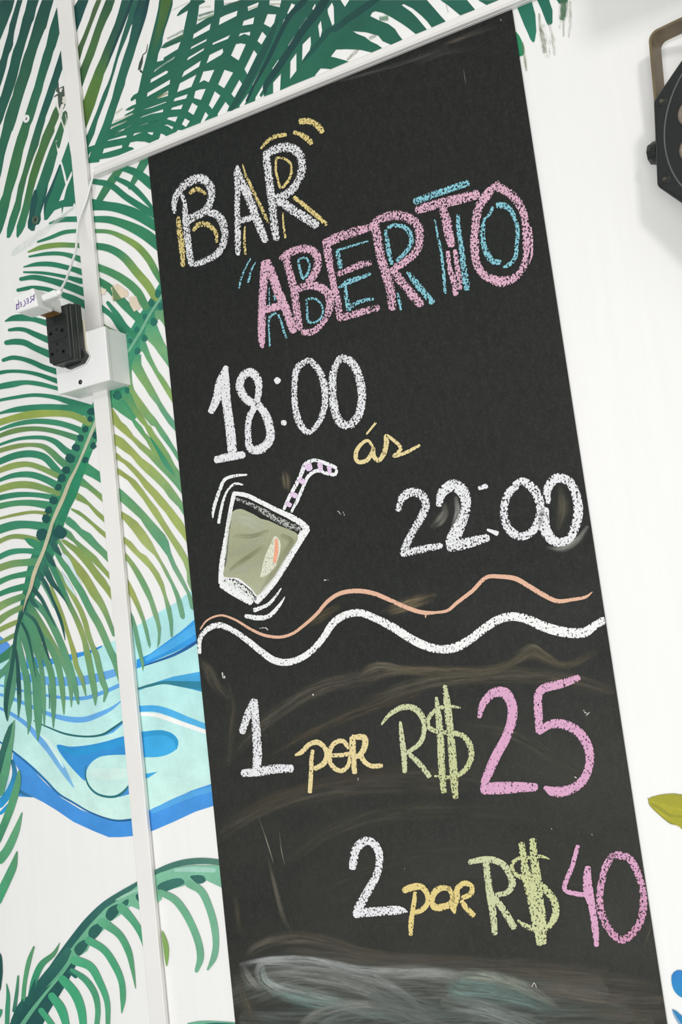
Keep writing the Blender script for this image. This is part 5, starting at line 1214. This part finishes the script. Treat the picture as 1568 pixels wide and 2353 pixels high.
# waves
letter('thin orange chalk wave', ['Q 57,436,9 100,380,12 190,347,14 280,375,15 380,435,18 470,475,20 570,487,20 650,465,20 720,415,20 800,345,22 880,255,25 960,205,28 1070,190,30 1170,205,30 1270,245,28 1370,290,28 1470,325,28 1540,332,25 R 300,355,20 390,340,22 450,290,25 560,205,28 660,110,28 750,105,30 860,120,34 950,170,34 1050,230,34 1150,275,30 1250,265,25 1350,245,20 1392,212,6', 'R 238,360,12 236,388,8'], [OR], .30, name='chalk_wave')
letter('thick white chalk wave', ['Q 53,590,22 55,500,30 100,440,35 170,410,40 250,435,36 350,500,38 450,580,42 530,635,46 610,650,46 700,625,42 780,570,42 850,490,42 910,400,48 980,350,48 1080,330,48 1180,365,48 1290,420,54 1400,490,54 R 150,545,60 250,590,60 350,610,60 460,590,64 560,530,60 650,460,60 750,400,60 850,382,60 950,405,64 1050,450,70 1200,490,70 1340,492,68 1395,455,58 1474,408,56'], [(240, 241, 238)], .365, name='chalk_wave')
# 1 por R$25
letter('white chalk digit 1', ['S 250,195,58 200,310,70 142,480,62', 'S 252,200,72 262,350,74 275,520,80 282,680,84 272,840,70', 'S 150,850,68 300,835,84 450,810,84 590,808,72'], [WH], .39, name='chalk_digit')
letter('yellow chalk letter p', ['S 780,645,32 770,720,40 765,850,40 755,1020,40', 'S 625,688,24 680,660,44 750,590,44 820,570,50 880,610,44 910,680,50 880,760,50 800,808,44'], [YC], .34)
letter('yellow chalk letter o with a bar', ['S 1105,620,40 1050,560,44 990,570,44 940,630,44 930,720,44 970,800,44 1040,828,44 1100,780,40 1120,700,40', 'S 955,690,38 1050,685,40 1120,670,40'], [YC], .35)
letter('yellow chalk letter r', ['S 1140,530,58 1140,640,58 1150,760,50 1158,845,48', 'S 1140,525,48 1245,530,58 1250,600,58 1200,690,50 1140,700,44', 'S 1212,692,48 1250,750,44 1310,785,44 1402,780,44'], [YC], .34)
letter('pale green chalk letter R', ['T 48,392,13 110,320,30 200,275,40 280,290,44 330,360,40 335,430,34 310,510,34 225,578,28', 'T 175,375,20 185,470,34 200,600,40 205,708,30', 'T 228,582,28 300,650,38 370,738,34'], [LG], .36)
letter('pale green chalk dollar sign', ['T 575,280,13 500,270,24 420,290,30 370,340,30 360,400,34 420,440,30 500,445,34 590,465,38 640,530,44 650,610,40 620,680,40 560,730,30 480,745,28 405,735,14', 'T 416,212,20 430,330,44 445,500,48 450,650,48 465,842,40', 'T 472,135,32 490,270,50 510,450,50 525,620,54 535,780,54 545,878,38'], [LG, (196, 200, 148)], .385)
letter('pink chalk digit 2', ['T 702,342,28 730,250,50 800,180,64 870,180,74 920,260,66 920,360,66 880,480,64 820,590,64 770,700,64 735,780,50', 'T 730,820,78 850,815,84 980,810,70 1080,810,54'], [PK2], .35, name='chalk_digit')
letter('pink chalk digit 5', ['T 1365,80,44 1250,120,58 1125,155,58 1098,190,56 1095,280,58 1100,380,54 1098,440,40', 'T 1100,443,38 1180,390,58 1260,390,64 1350,430,64 1410,500,64 1440,590,60 1430,690,56 1390,770,60 1310,825,64 1200,840,70 1140,812,28'], [PK2], .365, name='chalk_digit')
# 2 por R$40
letter('white chalk digit 2', ['U 132,410,78 145,330,84 170,220,90 260,142,90 340,162,84 395,250,80 400,370,74 370,490,80 310,600,84 250,710,90 190,820,90 165,870,68', 'U 160,870,88 280,855,94 420,845,94 560,835,92 630,836,70 685,852,8'], [WH], .39, name='chalk_digit')
letter('yellow chalk letter p', ['U 760,658,38 750,750,48 730,870,50 718,980,54 716,1080,40', 'U 648,636,64 740,602,74 820,600,64 880,670,54 885,760,54 830,830,54 758,860,48'], [YE], .34)
letter('yellow chalk letter o', ['U 1105,620,48 1040,610,58 970,640,68 930,720,58 950,800,70 1050,800,74 1118,760,58 1130,680,50 1095,612,48'], [YE], .36)
letter('yellow chalk letter r', ['U 1240,562,48 1180,620,58 1170,720,78 1140,790,78 1158,862,28', 'U 1205,600,48 1260,562,58 1328,600,50 1318,670,58 1235,710,48', 'U 1225,745,48 1280,820,58 1345,885,56'], [YE], .35)
letter('pale green chalk letter R', ['V 68,318,44 150,300,50 240,296,54 330,332,54 390,410,58 412,490,58 370,560,44 285,580,42', 'V 200,325,54 215,450,58 235,580,64 255,720,58 270,890,48', 'V 272,605,48 340,700,58 425,840,56'], [LG], .375)
letter('pale green chalk dollar sign', ['V 708,293,9 640,270,28 550,280,30 470,285,34 410,330,34 420,400,40 490,440,44 580,480,78 680,540,60 750,640,60 755,740,60 700,830,54 600,850,50 500,820,40 455,782,18', 'V 485,170,54 500,290,60 530,450,80 570,600,88 600,750,88 620,880,70 630,975,48', 'V 575,140,58 585,280,64 600,420,80 620,600,80 640,750,80 650,880,70 664,965,44'], [(200, 204, 150), (204, 208, 160)], .39)
letter('pink chalk digit 4', ['V 935,188,35 890,350,40 832,535,40 920,570,40 995,580,40', 'V 1015,360,48 1010,450,70 1020,550,80 1050,680,58 1075,850,58 1085,985,38'], [PK2], .35, name='chalk_digit')
letter('pink chalk digit 0', ['V 1215,262,58 1160,350,60 1130,460,60 1110,600,60 1130,740,64 1190,860,64 1290,940,64 1380,880,64 1440,780,64 1462,650,64 1448,510,60 1410,390,60 1340,282,64 1255,262,68 1190,275,48'], [PK2, (206, 150, 178), PK2], .42, name='chalk_digit')
Lr = Layer()
for s_ in ('X 768,325,4 778,304,10 792,330,3', 'S 780,140,14 786,146,12', 'S 1190,895,9 1186,912,8', 'f 1495,178,9 1498,188,8', 'O 1460,690,14 1490,720,12', 'O 1520,700,14 1528,730,10', 'O 1310,1440,16 1350,1438,12', 'V 725,50,8 726,60,8', 'V 1048,94,9 1050,100,7', 'U 655,420,10 660,428,10', 'T 1395,290,6 1418,325,16', 'T 1418,325,14 1440,310,4', 'T 1342,742,10 1350,748,8', 'Q 430,432,4 480,428,8 492,440,8', 'Q 200,720,14 210,745,20'):
    Layer().stroke(s_, [(206, 200, 196)], BOFF + .001, .46).build('chalk_speck', CHALK, board)
